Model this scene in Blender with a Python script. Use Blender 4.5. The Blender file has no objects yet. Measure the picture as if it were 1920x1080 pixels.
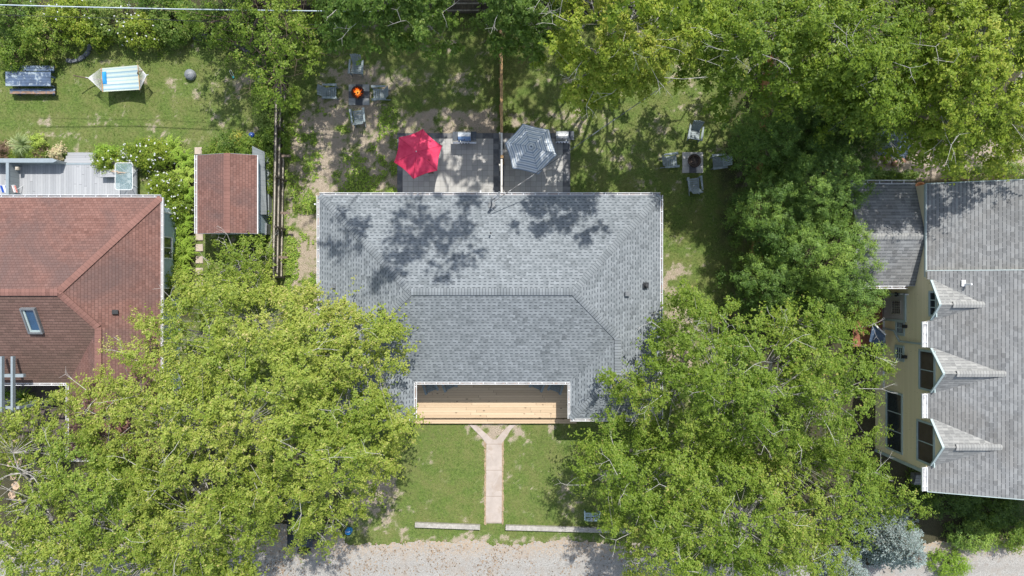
import bpy, math, random
import numpy as np
from mathutils import Vector, Matrix

random.seed(7)
rng = np.random.default_rng(11)
R = math.radians
SC = bpy.context.scene
COL = SC.collection

# ------------------------------------------------------------ camera, sky, sun
H = 38.8                      # drone height above the lawn (m), 24 mm lens looking straight down
cam_d = bpy.data.cameras.new("camera"); cam_d.lens = 24; cam_d.sensor_width = 36
cam_d.clip_start = 0.5; cam_d.clip_end = 800
cam = bpy.data.objects.new("camera", cam_d); COL.objects.link(cam)
cam.location = (0, 0, H); cam.rotation_euler = (0, 0, 0)
SC.camera = cam

SUN = Vector((0.205, 0.585, 1.0)).normalized()
world = bpy.data.worlds.new("World"); SC.world = world; world.use_nodes = True
wn = world.node_tree.nodes; wl = world.node_tree.links
sky = wn.new("ShaderNodeTexSky"); sky.sky_type = 'NISHITA'; sky.sun_disc = False
sky.sun_elevation = math.asin(SUN.z); sky.sun_rotation = math.atan2(SUN.x, SUN.y)
hs = wn.new("ShaderNodeHueSaturation"); hs.inputs["Saturation"].default_value = .62; wl.new(sky.outputs[0], hs.inputs["Color"]); wl.new(hs.outputs[0], wn["Background"].inputs[0]); wn["Background"].inputs[1].default_value = 0.15
sun_d = bpy.data.lights.new("sun", 'SUN'); sun_d.energy = 3.75; sun_d.angle = R(0.53); sun_d.color = (1.0, 0.955, 0.89)
sun = bpy.data.objects.new("sun", sun_d); COL.objects.link(sun)
sun.rotation_euler = SUN.to_track_quat('Z', 'Y').to_euler()
SC.view_settings.view_transform = 'Standard'; SC.view_settings.look = 'None'
SC.view_settings.exposure = 0.80; SC.view_settings.gamma = 1

# ------------------------------------------------------------ helpers
def W(px, py, z=0.0):
    s = (H - z) / 1280.0
    return Vector(((px - 960) * s, (540 - py) * s, z))
def WX(px, z=0.0): return (px - 960) * (H - z) / 1280.0
def WY(py, z=0.0): return (540 - py) * (H - z) / 1280.0

class G:
    """tiny node-graph helper"""
    def __init__(s, name):
        s.m = bpy.data.materials.new(name); s.m.use_nodes = True
        s.t = s.m.node_tree; s.b = s.t.nodes["Principled BSDF"]
    def n(s, typ, **kw):
        x = s.t.nodes.new(typ)
        for k, v in kw.items(): setattr(x, k, v)
        return x
    def put(s, inp, v):
        if isinstance(v, bpy.types.NodeSocket): s.t.links.new(v, inp)
        elif isinstance(v, (tuple, list)) and len(v) == 3 and inp.type == 'RGBA': inp.default_value = (*v, 1)
        else: inp.default_value = v
    def mth(s, op, a, b=0.0, c=None):
        x = s.n("ShaderNodeMath", operation=op); s.put(x.inputs[0], a); s.put(x.inputs[1], b)
        if c is not None: s.put(x.inputs[2], c)
        return x.outputs[0]
    def mix(s, f, a, b, bt='MIX'):
        x = s.n("ShaderNodeMix", data_type='RGBA', blend_type=bt)
        s.put(x.inputs[0], f); s.put(x.inputs[6], a); s.put(x.inputs[7], b); return x.outputs[2]
    def noise(s, scale, detail=4, rough=.55, vec=None, dist=0):
        x = s.n("ShaderNodeTexNoise"); x.inputs['Scale'].default_value = scale
        x.inputs['Detail'].default_value = detail; x.inputs['Roughness'].default_value = rough
        x.inputs['Distortion'].default_value = dist
        if vec is not None: s.t.links.new(vec, x.inputs['Vector'])
        return x.outputs[0]
    def ramp(s, f, stops, interp='LINEAR'):
        x = s.n("ShaderNodeValToRGB"); s.put(x.inputs[0], f); e = x.color_ramp.elements
        x.color_ramp.interpolation = interp
        while len(e) < len(stops): e.new(.5)
        for i, (p, c) in enumerate(stops):
            e[i].position = p; e[i].color = (*c, 1) if len(c) == 3 else c
        return x.outputs[0]
    def sep(s, vec):
        x = s.n("ShaderNodeSeparateXYZ"); s.put(x.inputs[0], vec); return x.outputs
    def comb(s, a, b, c=0.0):
        x = s.n("ShaderNodeCombineXYZ"); s.put(x.inputs[0], a); s.put(x.inputs[1], b); s.put(x.inputs[2], c); return x.outputs[0]
    def white(s, vec):
        x = s.n("ShaderNodeTexWhiteNoise", noise_dimensions='3D'); s.put(x.inputs[0], vec); return x.outputs[0]
    def obj(s): return s.n("ShaderNodeTexCoord").outputs['Object']
    def pos(s): return s.n("ShaderNodeNewGeometry").outputs['Position']
    def uv(s): return s.n("ShaderNodeUVMap").outputs[0]
    def attr(s, name): return s.n("ShaderNodeAttribute", attribute_name=name).outputs['Fac']
    def bump(s, h, strength=.4, dist=.02):
        x = s.n("ShaderNodeBump"); x.inputs['Strength'].default_value = strength; x.inputs['Distance'].default_value = dist
        s.put(x.inputs['Height'], h); s.t.links.new(x.outputs[0], s.b.inputs['Normal'])
    def done(s, col, rough=.8, metal=0.0, spec=.3):
        s.put(s.b.inputs['Base Color'], col); s.put(s.b.inputs['Roughness'], rough)
        s.b.inputs['Metallic'].default_value = metal; s.b.inputs['Specular IOR Level'].default_value = spec
        return s.m

def flat(name, c, rough=.6, var=.18, scale=6, metal=0.0, spec=.4, c2=None, bump=.15):
    g = G(name); v = g.noise(scale, 5, .6, g.pos())
    lo = tuple(x * (1 - var) for x in c); hi = tuple(min(1, x * (1 + var)) for x in c)
    col = g.mix(g.ramp(v, [(.3, (0, 0, 0)), (.7, (1, 1, 1))]), lo, hi)
    if c2 is not None:
        w = g.noise(scale * .6 + 1, 6, .7, g.pos(), .6)
        col = g.mix(g.ramp(w, [(.52, (0, 0, 0)), (.6, (1, 1, 1))]), col, c2)
    if bump: g.bump(g.noise(scale * 8, 3, .6, g.pos()), bump, .01)
    return g.done(col, rough, metal, spec)

def shingle(name, A, B, dark, tab=.25, row=.155, hf=.58, lt=.24, slot=0.0, stain=None, sstr=.5, stag=None, colvar=1.0):
    g = G(name); s = g.sep(g.uv())
    v = g.mth('DIVIDE', s[1], row); r = g.mth('FLOOR', v); fv = g.mth('FRACT', v)
    if stag is None: off = g.white(g.comb(r, 3.1, 7.7))
    else: off = g.mth('MULTIPLY', g.mth('MODULO', r, 2.0), .5)
    u = g.mth('ADD', g.mth('DIVIDE', s[0], tab), off); c = g.mth('FLOOR', u); fu = g.mth('FRACT', u)
    rnd = g.white(g.comb(c, r, 1.3)); rnd2 = g.white(g.comb(c, r, 9.3))
    col = g.mix(g.mth('POWER', rnd, 1.0 / max(.2, colvar)), A, B)
    # a few paler and darker tabs
    col = g.mix(g.mth('MULTIPLY', g.mth('GREATER_THAN', rnd2, .88), .22), col, tuple(min(1, x * 1.45) for x in B))
    col = g.mix(g.mth('MULTIPLY', g.mth('LESS_THAN', rnd2, .12), .45), col, tuple(x * .62 for x in A))
    line = g.mth('MULTIPLY', g.mth('LESS_THAN', fv, lt), g.mth('LESS_THAN', fu, g.mth('ADD', hf - .12, g.mth('MULTIPLY', rnd, .24)) if hf < 1 else 2.0))  # dark dashes paint in the shadow under each tab edge
    if slot: line = g.mth('MAXIMUM', line, g.mth('MULTIPLY', g.mth('LESS_THAN', fu, slot), .9))
    big = g.noise(.5, 5, .6, g.pos(), .4)
    col = g.mix(g.ramp(big, [(.35, (0, 0, 0)), (.7, (.3, .3, .3))]), col, tuple(x * 1.25 for x in B))
    if stain is not None:
        st = g.noise(.35, 6, .65, g.pos(), .8)
        col = g.mix(g.mth('MULTIPLY', g.ramp(st, [(.42, (0, 0, 0)), (.66, (1, 1, 1))]), sstr), col, stain)
    gr = g.noise(90, 2, .5, g.pos())
    col = g.mix(.22, col, g.mix(gr, (0.02, .02, .02), (.6, .6, .6)), 'OVERLAY')
    col = g.mix(g.mth('MULTIPLY', line, .8), col, dark)
    g.bump(g.mth('SUBTRACT', g.mth('MULTIPLY', fv, -.6), line), .35, .012)
    return g.done(col, .92, 0, .15)

def boards(name, A, B, wdt=.14, axis=0, knots=True, gapc=(.03, .02, .015), length=3.6, rough=.75, gap=.05):
    g = G(name); s = g.sep(g.pos())
    al, ac = (s[0], s[1]) if axis == 0 else (s[1], s[0])
    if axis == 2: al, ac = (s[1], s[2])
    if axis == 3: al, ac = (s[2], g.mth('ADD', s[0], s[1]))
    v = g.mth('DIVIDE', ac, wdt); r = g.mth('FLOOR', v); fv = g.mth('FRACT', v)
    u = g.mth('ADD', g.mth('DIVIDE', al, length), g.white(g.comb(r, .5, .2))); c = g.mth('FLOOR', u); fu = g.mth('FRACT', u)
    rnd = g.white(g.comb(c, r, 4.1))
    grain = g.noise(6, 6, .7, g.comb(g.mth('MULTIPLY', al, .5), g.mth('MULTIPLY', ac, 7.0), r))
    col = g.mix(g.mth('ADD', g.mth('MULTIPLY', rnd, .6), g.mth('MULTIPLY', g.mth('SUBTRACT', grain, .5), 1.2)), A, B)
    if knots:
        vo = g.n("ShaderNodeTexVoronoi"); vo.inputs['Scale'].default_value = 2.3
        g.t.links.new(g.comb(g.mth('MULTIPLY', al, .7), g.mth('MULTIPLY', ac, 1.6), 0.0), vo.inputs['Vector'])
        kk = g.mth('LESS_THAN', vo.outputs[0], .11)
        col = g.mix(g.mth('MULTIPLY', kk, .75), col, tuple(x * .22 for x in A))
    line = g.mth('MAXIMUM', g.mth('LESS_THAN', fv, gap), g.mth('LESS_THAN', fu, .004))
    col = g.mix(g.mth('MULTIPLY', line, .85), col, gapc)
    g.bump(g.mth('SUBTRACT', g.mth('MULTIPLY', grain, .3), line), .3, .01)
    return g.done(col, rough, 0, .25)

M = {}
M['roof_grey'] = shingle('grey_shingle', (.14, .158, .17), (.205, .226, .242), (.035, .042, .05), tab=.262, row=.158, hf=.52, lt=.28)
M['cap_grey'] = shingle('grey_cap_shingle', (.14, .158, .17), (.195, .215, .23), (.03, .035, .04), tab=5, row=.15, hf=2, lt=.16)
M['roof_red'] = shingle('red_shingle', (.15, .078, .064), (.19, .105, .088), (.075, .042, .036), tab=.20, row=.15, hf=2, lt=.15, slot=.10, stag=1, stain=(.105, .078, .075), sstr=.7)
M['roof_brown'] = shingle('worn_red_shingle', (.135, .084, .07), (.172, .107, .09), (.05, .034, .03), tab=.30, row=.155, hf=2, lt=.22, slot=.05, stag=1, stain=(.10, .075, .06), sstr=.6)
M['cap_red'] = shingle('red_cap_shingle', (.168, .09, .075), (.195, .105, .088), (.11, .06, .05), tab=5, row=.2, hf=2, lt=.1)
M['roof_taupe'] = shingle('taupe_shingle', (.14, .146, .15), (.23, .238, .24), (.055, .058, .062), tab=.25, row=.165, hf=.85, lt=.2, stain=(.15, .14, .125), sstr=.45)
M['cap_taupe'] = shingle('taupe_cap_shingle', (.21, .215, .21), (.27, .272, .26), (.12, .12, .12), tab=5, row=.14, hf=2, lt=.16)
M['white'] = flat('white_gutter_paint', (.60, .61, .62), .4, .14, 3, c2=None)
M['gutter_in'] = flat('dark_gutter_floor', (.17, .165, .165), .9, .5, 5, c2=(.20, .12, .085))  # dark grey gutter floor with rust brown patches
M['trim_blue'] = flat('pale_blue_trim', (.33, .40, .40), .5, .08, 4)
M['wall_white'] = boards('pale_siding', (.55, .58, .60), (.62, .65, .66), .12, 2, False, (.25, .27, .3), 4)
M['wall_lblue'] = boards('light_blue_siding', (.34, .44, .47), (.40, .50, .53), .15, 2, False, (.16, .2, .22), 4)
M['wall_yellow'] = boards('yellow_siding', (.70, .61, .41), (.77, .67, .46), .11, 2, False, (.44, .37, .22), 5, gap=.14)
M['glass'] = flat('dark_window_glass', (.02, .028, .035), .08, .3, 1.5, 0, .9, bump=0)
M['glass_red'] = flat('warm_dark_window_glass', (.03, .026, .026), .1, .5, 3, 0, .9, bump=0)  # dark glass with a faint warm mottle
M['deck_new'] = boards('fresh_pine_boards', (.40, .30, .195), (.56, .435, .30), .14, 0, True)
M['deck_grey'] = boards('weathered_grey_boards', (.25, .26, .275), (.36, .37, .385), .145, 1, False, (.10, .10, .11), 5)
M['deck_greyx'] = boards('weathered_grey_steps', (.26, .27, .285), (.35, .36, .375), .15, 0, False, (.10, .10, .11), 5)
M['greywall'] = boards('grey_painted_boards', (.21, .235, .245), (.245, .27, .28), .28, 0, False, (.12, .14, .15), 9)
M['greycap'] = flat('grey_painted_cap', (.21, .25, .275), .6, .08, 4)
M['wood_tan'] = flat('tan_cedar', (.36, .225, .10), .8, .35, 4, c2=(.22, .13, .06))
M['wood_brown'] = boards('brown_fence_boards', (.33, .165, .07), (.42, .22, .095), .14, 3, False, (.06, .03, .02), 6)
M['wood_dark'] = boards('old_dark_boards', (.055, .047, .04), (.10, .085, .07), .13, 3, False, (.01, .01, .01), 6)
M['rail_pale'] = flat('weathered_pale_rail', (.33, .30, .25), .85, .3, 5, c2=(.2, .18, .14))
M['vinyl'] = flat('white_vinyl', (.50, .48, .43), .5, .1, 4)
M['slate'] = boards('slate_plastic_wood', (.125, .155, .168), (.165, .20, .215), .35, 0, False, (.06, .08, .09), 20)
M['slate'] = flat('slate_painted_wood', (.20, .24, .25), .6, .22, 9, bump=.1)
M['slate_dk'] = flat('dark_slate_painted_wood', (.05, .062, .078), .55, .2, 9)
M['concrete'] = flat('pink_grey_concrete', (.47, .385, .335), .9, .12, 3, c2=(.42, .35, .31))
M['stone_step'] = flat('sandy_step_stone', (.37, .31, .26), .9, .14, 6)
M['curb'] = flat('weathered_timber', (.31, .295, .27), .9, .25, 6, c2=(.25, .24, .21))
M['metal'] = flat('brushed_steel', (.42, .44, .46), .32, .15, 8, .6, .5)
M['metal_dk'] = flat('dark_metal', (.035, .038, .042), .5, .3, 8, .4)
M['black'] = flat('black_plastic', (.018, .02, .023), .5, .3, 8)
M['lead'] = flat('grey_pipe', (.13, .14, .15), .6, .2, 8)
M['rust'] = flat('rusted_steel', (.05, .036, .03), .8, .4, 14, .3)
M['ash'] = flat('ash_and_char', (.055, .045, .04), .95, .6, 16, c2=(.12, .10, .09))
g = G('crimson_canvas'); v = g.noise(2.2, 5, .65, g.obj(), .5); s_ = g.sep(g.uv())
cc = g.mix(g.ramp(v, [(.3, (0, 0, 0)), (.72, (1, 1, 1))]), (.52, .028, .08), (.72, .075, .15)); ln = g.mth('LESS_THAN', g.mth('FRACT', g.mth('MULTIPLY', s_[0], 1.0)), .03)
cc = g.mix(g.mth('MULTIPLY', ln, .4), cc, (.25, .01, .03)); g.bump(g.mth('ADD', g.noise(7, 4, .6, g.obj(), 1.0), g.noise(130, 2, .5, g.obj())), .25, .03); M['red_cloth'] = g.done(cc, .8, 0, .2)
M['bluepaint'] = flat('worn_navy_paint', (.055, .085, .14), .6, .3, 3, c2=(.24, .29, .33))
M['bluepaint_r'] = flat('worn_navy_paint_bare_edge', (.20, .13, .09), .7, .5, 5, c2=(.07, .11, .18))
M['cyan'] = flat('bright_blue_cloth', (.02, .22, .50), .8, .12, 6)
M['rope'] = flat('white_cotton_rope', (.55, .56, .56), .9, .12, 12)
M['terracotta'] = flat('terracotta', (.33, .16, .09), .8, .2, 8)
M['bark'] = flat('pale_grey_bark', (.30, .285, .265), .9, .3, 7, c2=(.17, .16, .145))
M['bark_white'] = flat('bleached_twigs', (.46, .44, .42), .9, .22, 9)
M['bark_brown'] = flat('brown_bark', (.13, .095, .07), .9, .35, 7)
M['rail_white'] = flat('stained_white_metal', (.50, .51, .51), .6, .15, 3, c2=(.28, .28, .29))
M['bin'] = flat('grey_bin_plastic', (.16, .175, .19), .5, .15, 6)
M['carpaint'] = flat('dark_car_paint', (.014, .02, .03), .18, .1, 3, .2, .6, bump=0)
M['skyb'] = flat('sky_blue_plastic', (.02, .20, .48), .45, .08, 5)
M['rocks'] = flat('garden_boulder', (.30, .25, .205), .9, .3, 5, c2=(.40, .27, .2))
M['dog'] = flat('tan_driftwood', (.33, .25, .18), .9, .3, 8)
M['mulch_shade'] = flat('dark_mulch', (.09, .07, .055), .95, .5, 20)
M['brickdk'] = boards('dark_brick_paving', (.07, .055, .05), (.115, .09, .08), .1, 0, False, (.03, .03, .03), .25)

def stripes(name, cols, axis='v', freq=1.0):
    g = G(name); s = g.sep(g.uv()); f = g.mth('FRACT', g.mth('MULTIPLY', s[1], freq))
    n = len(cols); stops = [(i / n, c) for i, c in enumerate(cols)]
    col = g.ramp(f, stops, 'CONSTANT'); nz = g.noise(5, 4, .6, g.pos())
    col = g.mix(.15, col, g.mix(nz, (.2, .2, .2), (.8, .8, .8)), 'OVERLAY')
    g.bump(g.noise(140, 2, .5, g.pos()), .1, .005)
    return g.done(col, .85, 0, .2)
_a, _b, _c = (.20, .25, .31), (.47, .51, .54), (.33, .36, .375)
M['grey_cloth'] = stripes('blue_grey_striped_canvas', [_a, _b, _c, (.52, .55, .57)], freq=5.2)
_w, _l, _d = (.38, .43, .38), (.28, .37, .39), (.17, .26, .32)
M['hammock'] = stripes('blue_cream_striped_cloth', [_w, _l, _w, _w, _d, _l, _w, _l, _d, _w], freq=2.0)
M['beach'] = stripes('red_white_blue_webbing', [(.02, .08, .4), (.7, .7, .7), (.02, .10, .45), (.7, .7, .7), (.55, .08, .04), (.7, .7, .7), (.5, .12, .08)], freq=1.0)

def leaf_mat(name, stops, trans=.42, rough=.55):
    g = G(name); t = g.attr('tint')
    col = g.ramp(t, stops)
    g.done(col, rough, 0, .35)
    tr = g.n("ShaderNodeBsdfTranslucent"); g.put(tr.inputs[0], g.mix(.4, col, (.30, .46, .04)))
    mx = g.n("ShaderNodeMixShader"); mx.inputs[0].default_value = trans
    g.t.links.new(g.b.outputs[0], mx.inputs[1]); g.t.links.new(tr.outputs[0], mx.inputs[2])
    g.t.links.new(mx.outputs[0], g.t.nodes["Material Output"].inputs[0])
    return g.m
LM = {
 'maple': leaf_mat('yellow_green_leaves', [(0, (.065, .13, .016)), (.3, (.135, .215, .026)), (.6, (.235, .305, .043)), (.85, (.37, .40, .08)), (1, (.52, .43, .19))]),
 'maple2': leaf_mat('mid_green_leaves', [(0, (.055, .115, .013)), (.35, (.115, .195, .02)), (.7, (.19, .27, .032)), (.92, (.29, .33, .06)), (1, (.42, .33, .12))]),
 'back': leaf_mat('back_garden_leaves', [(0, (.05, .10, .012)), (.4, (.125, .20, .018)), (.75, (.25, .33, .03)), (1, (.37, .37, .06))]),
 'dark': leaf_mat('deep_green_leaves', [(0, (.025, .06, .012)), (.5, (.065, .13, .02)), (.85, (.13, .21, .03)), (1, (.26, .32, .08))]),
 'juniper': leaf_mat('juniper_sprays', [(0, (.035, .08, .014)), (.45, (.085, .16, .024)), (.85, (.19, .29, .04)), (1, (.30, .39, .07))], .2),
 'spruce': leaf_mat('blue_spruce_needles', [(0, (.18, .25, .25)), (.5, (.37, .46, .47)), (1, (.58, .66, .66))], .3),
 'lime': leaf_mat('lime_leaves', [(0, (.12, .22, .02)), (.5, (.24, .38, .04)), (1, (.42, .50, .10))]),
 'yellow': leaf_mat('golden_leaves', [(0, (.30, .28, .03)), (.5, (.52, .46, .06)), (1, (.68, .60, .14))]),
 'pale': leaf_mat('pale_grass_blades', [(0, (.16, .24, .08)), (.5, (.30, .38, .17)), (1, (.50, .55, .33))]),
 'grass': leaf_mat('lawn_grass', [(0, (.065, .125, .02)), (.35, (.125, .215, .034)), (.62, (.19, .275, .055)), (.82, (.27, .255, .12)), (1, (.42, .35, .23))], .25, .7),
 'burgundy': leaf_mat('burgundy_leaves', [(0, (.07, .05, .04)), (.5, (.16, .09, .07)), (1, (.26, .17, .11))]),
 'pinkish': leaf_mat('cream_pink_flower_heads', [(0, (.40, .42, .20)), (.5, (.55, .50, .30)), (1, (.60, .38, .28))]),
 'white': leaf_mat('white_petals', [(0, (.6, .62, .66)), (1, (.85, .86, .88))]),
 'dead': leaf_mat('fallen_brown_leaves', [(0, (.10, .065, .04)), (.5, (.20, .13, .08)), (1, (.34, .25, .17))], .1),
}

def tag(o, label=None, cat=None, group=None, kind=None):
    if label: o['label'] = label
    if cat: o['category'] = cat
    if group: o['group'] = group
    if kind: o['kind'] = kind
    return o
def empty(name, loc, rz=0, **k):
    o = bpy.data.objects.new(name, None); COL.objects.link(o); o.location = loc; o.rotation_euler = (0, 0, rz)
    o.empty_display_size = .2
    return tag(o, **k)
def link(name, me, mats, parent=None, world_space=False):
    o = bpy.data.objects.new(name, me); COL.objects.link(o)
    for m in (mats if isinstance(mats, (list, tuple)) else [mats]): me.materials.append(m)
    if parent is not None:
        o.parent = parent
        if world_space:
            T = Matrix.Translation(parent.location) @ Matrix.Rotation(parent.rotation_euler.z, 4, 'Z')
            q = parent.parent
            me.transform(T.inverted()) if q is None else None
    return o
class MB:
    """collects faces, then builds ONE mesh object"""
    def __init__(s): s.v = []; s.f = []; s.uv = []; s.mi = []; s.cur = 0
    def face(s, pts, uv=None):
        i = len(s.v); s.v += [tuple(p) for p in pts]; s.f.append(tuple(range(i, i + len(pts))))
        s.uv.append(uv if uv else [(0, 0)] * len(pts)); s.mi.append(s.cur)
    def box(s, c, d, rz=0, rx=0, ry=0):
        c = Vector(c); m = Matrix.Rotation(rz, 3, 'Z') @ Matrix.Rotation(ry, 3, 'Y') @ Matrix.Rotation(rx, 3, 'X')
        p = [c + m @ Vector((x * d[0] / 2, y * d[1] / 2, z * d[2] / 2)) for x in (-1, 1) for y in (-1, 1) for z in (-1, 1)]
        for q in ((0, 1, 3, 2), (4, 6, 7, 5), (0, 4, 5, 1), (2, 3, 7, 6), (0, 2, 6, 4), (1, 5, 7, 3)): s.face([p[k] for k in q])
        return s
    def box2(s, a, b):
        return s.box([(a[i] + b[i]) / 2 for i in range(3)], [abs(b[i] - a[i]) for i in range(3)])
    def beam(s, a, b, w, h):
        a = Vector(a); b = Vector(b); d = b - a; L = d.length; d.normalize()
        up = Vector((0, 0, 1)) if abs(d.z) < .95 else Vector((0, 1, 0))
        x = d.cross(up).normalized(); y = x.cross(d).normalized()
        p = [e + x * sx * w / 2 + y * sy * h / 2 for e in (a, b) for sx in (-1, 1) for sy in (-1, 1)]
        for q in ((0, 1, 3, 2), (4, 6, 7, 5), (0, 4, 5, 1), (2, 3, 7, 6), (0, 2, 6, 4), (1, 5, 7, 3)): s.face([p[k] for k in q])
        return s
    def tube(s, pts, r, n=6, caps=True):
        pts = [Vector(p) for p in pts]; rs = r if isinstance(r, (list, tuple)) else [r] * len(pts); rings = []
        for i, p in enumerate(pts):
            d = (pts[min(i + 1, len(pts) - 1)] - pts[max(i - 1, 0)]).normalized()
            up = Vector((0, 0, 1)) if abs(d.z) < .9 else Vector((1, 0, 0))
            x = d.cross(up).normalized(); y = x.cross(d)
            rings.append([p + (x * math.cos(2 * math.pi * k / n) + y * math.sin(2 * math.pi * k / n)) * rs[i] for k in range(n)])
        for a, b in zip(rings, rings[1:]):
            for k in range(n): s.face([a[k], a[(k + 1) % n], b[(k + 1) % n], b[k]])
        if caps: s.face(rings[0][::-1]); s.face(rings[-1])
        return s
    def lathe(s, c, prof, n=24, sx=1, sy=1):
        c = Vector(c); rings = [[c + Vector((math.cos(2 * math.pi * k / n) * r * sx, math.sin(2 * math.pi * k / n) * r * sy, z)) for k in range(n)] for r, z in prof]
        for a, b in zip(rings, rings[1:]):
            for k in range(n): s.face([a[k], a[(k + 1) % n], b[(k + 1) % n], b[k]])
        return s
    def prism(s, poly, z0, z1):
        a = [Vector((p[0], p[1], z0)) for p in poly]; b = [Vector((p[0], p[1], z1)) for p in poly]; n = len(poly)
        s.face(b); s.face(a[::-1])
        for k in range(n): s.face([a[k], a[(k + 1) % n], b[(k + 1) % n], b[k]])
        return s
    def build(s, name, mats, parent=None, bevel=0, smooth=False):
        me = bpy.data.meshes.new(name); me.from_pydata(s.v, [], s.f)
        uvl = me.uv_layers.new(name='UVMap'); flat_uv = [c for f in s.uv for uv in f for c in uv]
        uvl.data.foreach_set('uv', flat_uv)
        me.polygons.foreach_set('material_index', s.mi)
        o = bpy.data.objects.new(name, me); COL.objects.link(o)
        for m in (mats if isinstance(mats, (list, tuple)) else [mats]): me.materials.append(m)
        if parent is not None: o.parent = parent
        if bevel or smooth:
            import bmesh
            bm = bmesh.new(); bm.from_mesh(me); bmesh.ops.remove_doubles(bm, verts=bm.verts, dist=1e-4)
            bmesh.ops.recalc_face_normals(bm, faces=bm.faces)
            if smooth:
                for f in bm.faces: f.smooth = True
                for e in bm.edges:
                    if len(e.link_faces) == 2 and e.calc_face_angle(0) > .7: e.smooth = False
            bm.to_mesh(me); bm.free()
        if bevel:
            b = o.modifiers.new('bevel', 'BEVEL'); b.width = bevel; b.segments = 2; b.limit_method = 'ANGLE'
        return o

# ------------------------------------------------------------ numpy noise
def vnoise(x, y, f, seed):
    r = np.random.default_rng(seed); g = r.random((97, 97))
    X = x * f + 1000.3; Y = y * f + 1000.7
    xi = np.floor(X).astype(int); yi = np.floor(Y).astype(int); fx = X - xi; fy = Y - yi
    fx = fx * fx * (3 - 2 * fx); fy = fy * fy * (3 - 2 * fy)
    a = g[xi % 97, yi % 97]; b = g[(xi + 1) % 97, yi % 97]; c = g[xi % 97, (yi + 1) % 97]; d = g[(xi + 1) % 97, (yi + 1) % 97]
    return a * (1 - fx) * (1 - fy) + b * fx * (1 - fy) + c * (1 - fx) * fy + d * fx * fy
def fbm(x, y, f, seed, o=5, g=.55):
    t = 0; a = 1; n = 0
    for i in range(o): t = t + a * vnoise(x, y, f * 2 ** i, seed + i); n += a; a *= g
    return t / n
def inpoly(px, py, poly):
    c = np.zeros(px.shape, bool); n = len(poly)
    for i in range(n):
        x1, y1 = poly[i]; x2, y2 = poly[(i + 1) % n]
        k = ((y1 > py) != (y2 > py)) & (px < (x2 - x1) * (py - y1) / (y2 - y1 + 1e-9) + x1); c ^= k
    return c
def dpoly(px, py, poly):
    d = np.full(px.shape, 1e9); n = len(poly)
    for i in range(n):
        x1, y1 = poly[i]; x2, y2 = poly[(i + 1) % n]; dx = x2 - x1; dy = y2 - y1
        t = np.clip(((px - x1) * dx + (py - y1) * dy) / (dx * dx + dy * dy + 1e-9), 0, 1)
        d = np.minimum(d, np.hypot(px - x1 - t * dx, py - y1 - t * dy))
    return d

# ------------------------------------------------------------ ground
def sm(x, a, b): t = np.clip((x - a) / (b - a), 0, 1); return t * t * (3 - 2 * t)
def zone(px, py, x0, x1, y0, y1, soft=18):
    return sm(px, x0 - soft, x0 + soft) * (1 - sm(px, x1 - soft, x1 + soft)) * sm(py, y0 - soft, y0 + soft) * (1 - sm(py, y1 - soft, y1 + soft))
def soil_mask(x, y):
    """how bare/dry the lawn is, 0..1, and how much dark mulch, 0..1"""
    px = 960 + x * 1280 / H; py = 540 - y * 1280 / H
    base = np.full(x.shape, .10)
    for (a, b, c, d, v, s) in ((535, 745, 200, 640, .5, 25), (690, 930, 205, 262, .62, 12), (585, 760, 120, 260, .5, 20),
                               (940, 1100, 205, 262, .45, 14), (760, 1240, 60, 215, .06, 30), (1090, 1250, 230, 380, .12, 20),
                               (1240, 1420, 190, 480, .08, 20), (1235, 1300, 500, 700, .55, 15), (0, 520, 120, 280, .13, 30),
                               (740, 800, 300, 370, .55, 8), (640, 760, 880, 1010, .4, 25), (780, 1160, 1000, 1022, .45, 8),
                               (870, 980, 790, 830, .45, 10), (1020, 1050, 790, 812, .5, 8), (540, 620, 300, 640, .46, 12)):
        base = np.maximum(base, v * zone(px, py, a, b, c, d, s))
    n = fbm(x, y, .9, 5, 5, .65); n2 = fbm(x, y, 4.0, 31, 4, .65)
    d = np.clip((base + (n - .5) * 1.25 + (n2 - .5) * 1.3 - .22) * 1.9, 0, 1)
    m = np.maximum(zone(px, py, 1415, 2400, -900, 1300, 10), zone(px, py, 305, 365, 300, 600, 8))
    m = np.maximum(m, .8 * zone(px, py, 1350, 1420, 150, 640, 14) * sm(fbm(x, y, .8, 77, 4), .35, .6))  # broken dark strip paints in the shade beside the juniper row
    m = np.maximum(m, zone(px, py, -900, 2400, -900, 28, 14))
    m = np.maximum(m, zone(px, py, -300, 470, -200, 62, 14)); m = np.maximum(m, zone(px, py, -300, 640, 790, 1300, 30))
    tan = zone(px, py, 1585, 2400, 262, 335, 8)
    return d, m, tan

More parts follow.
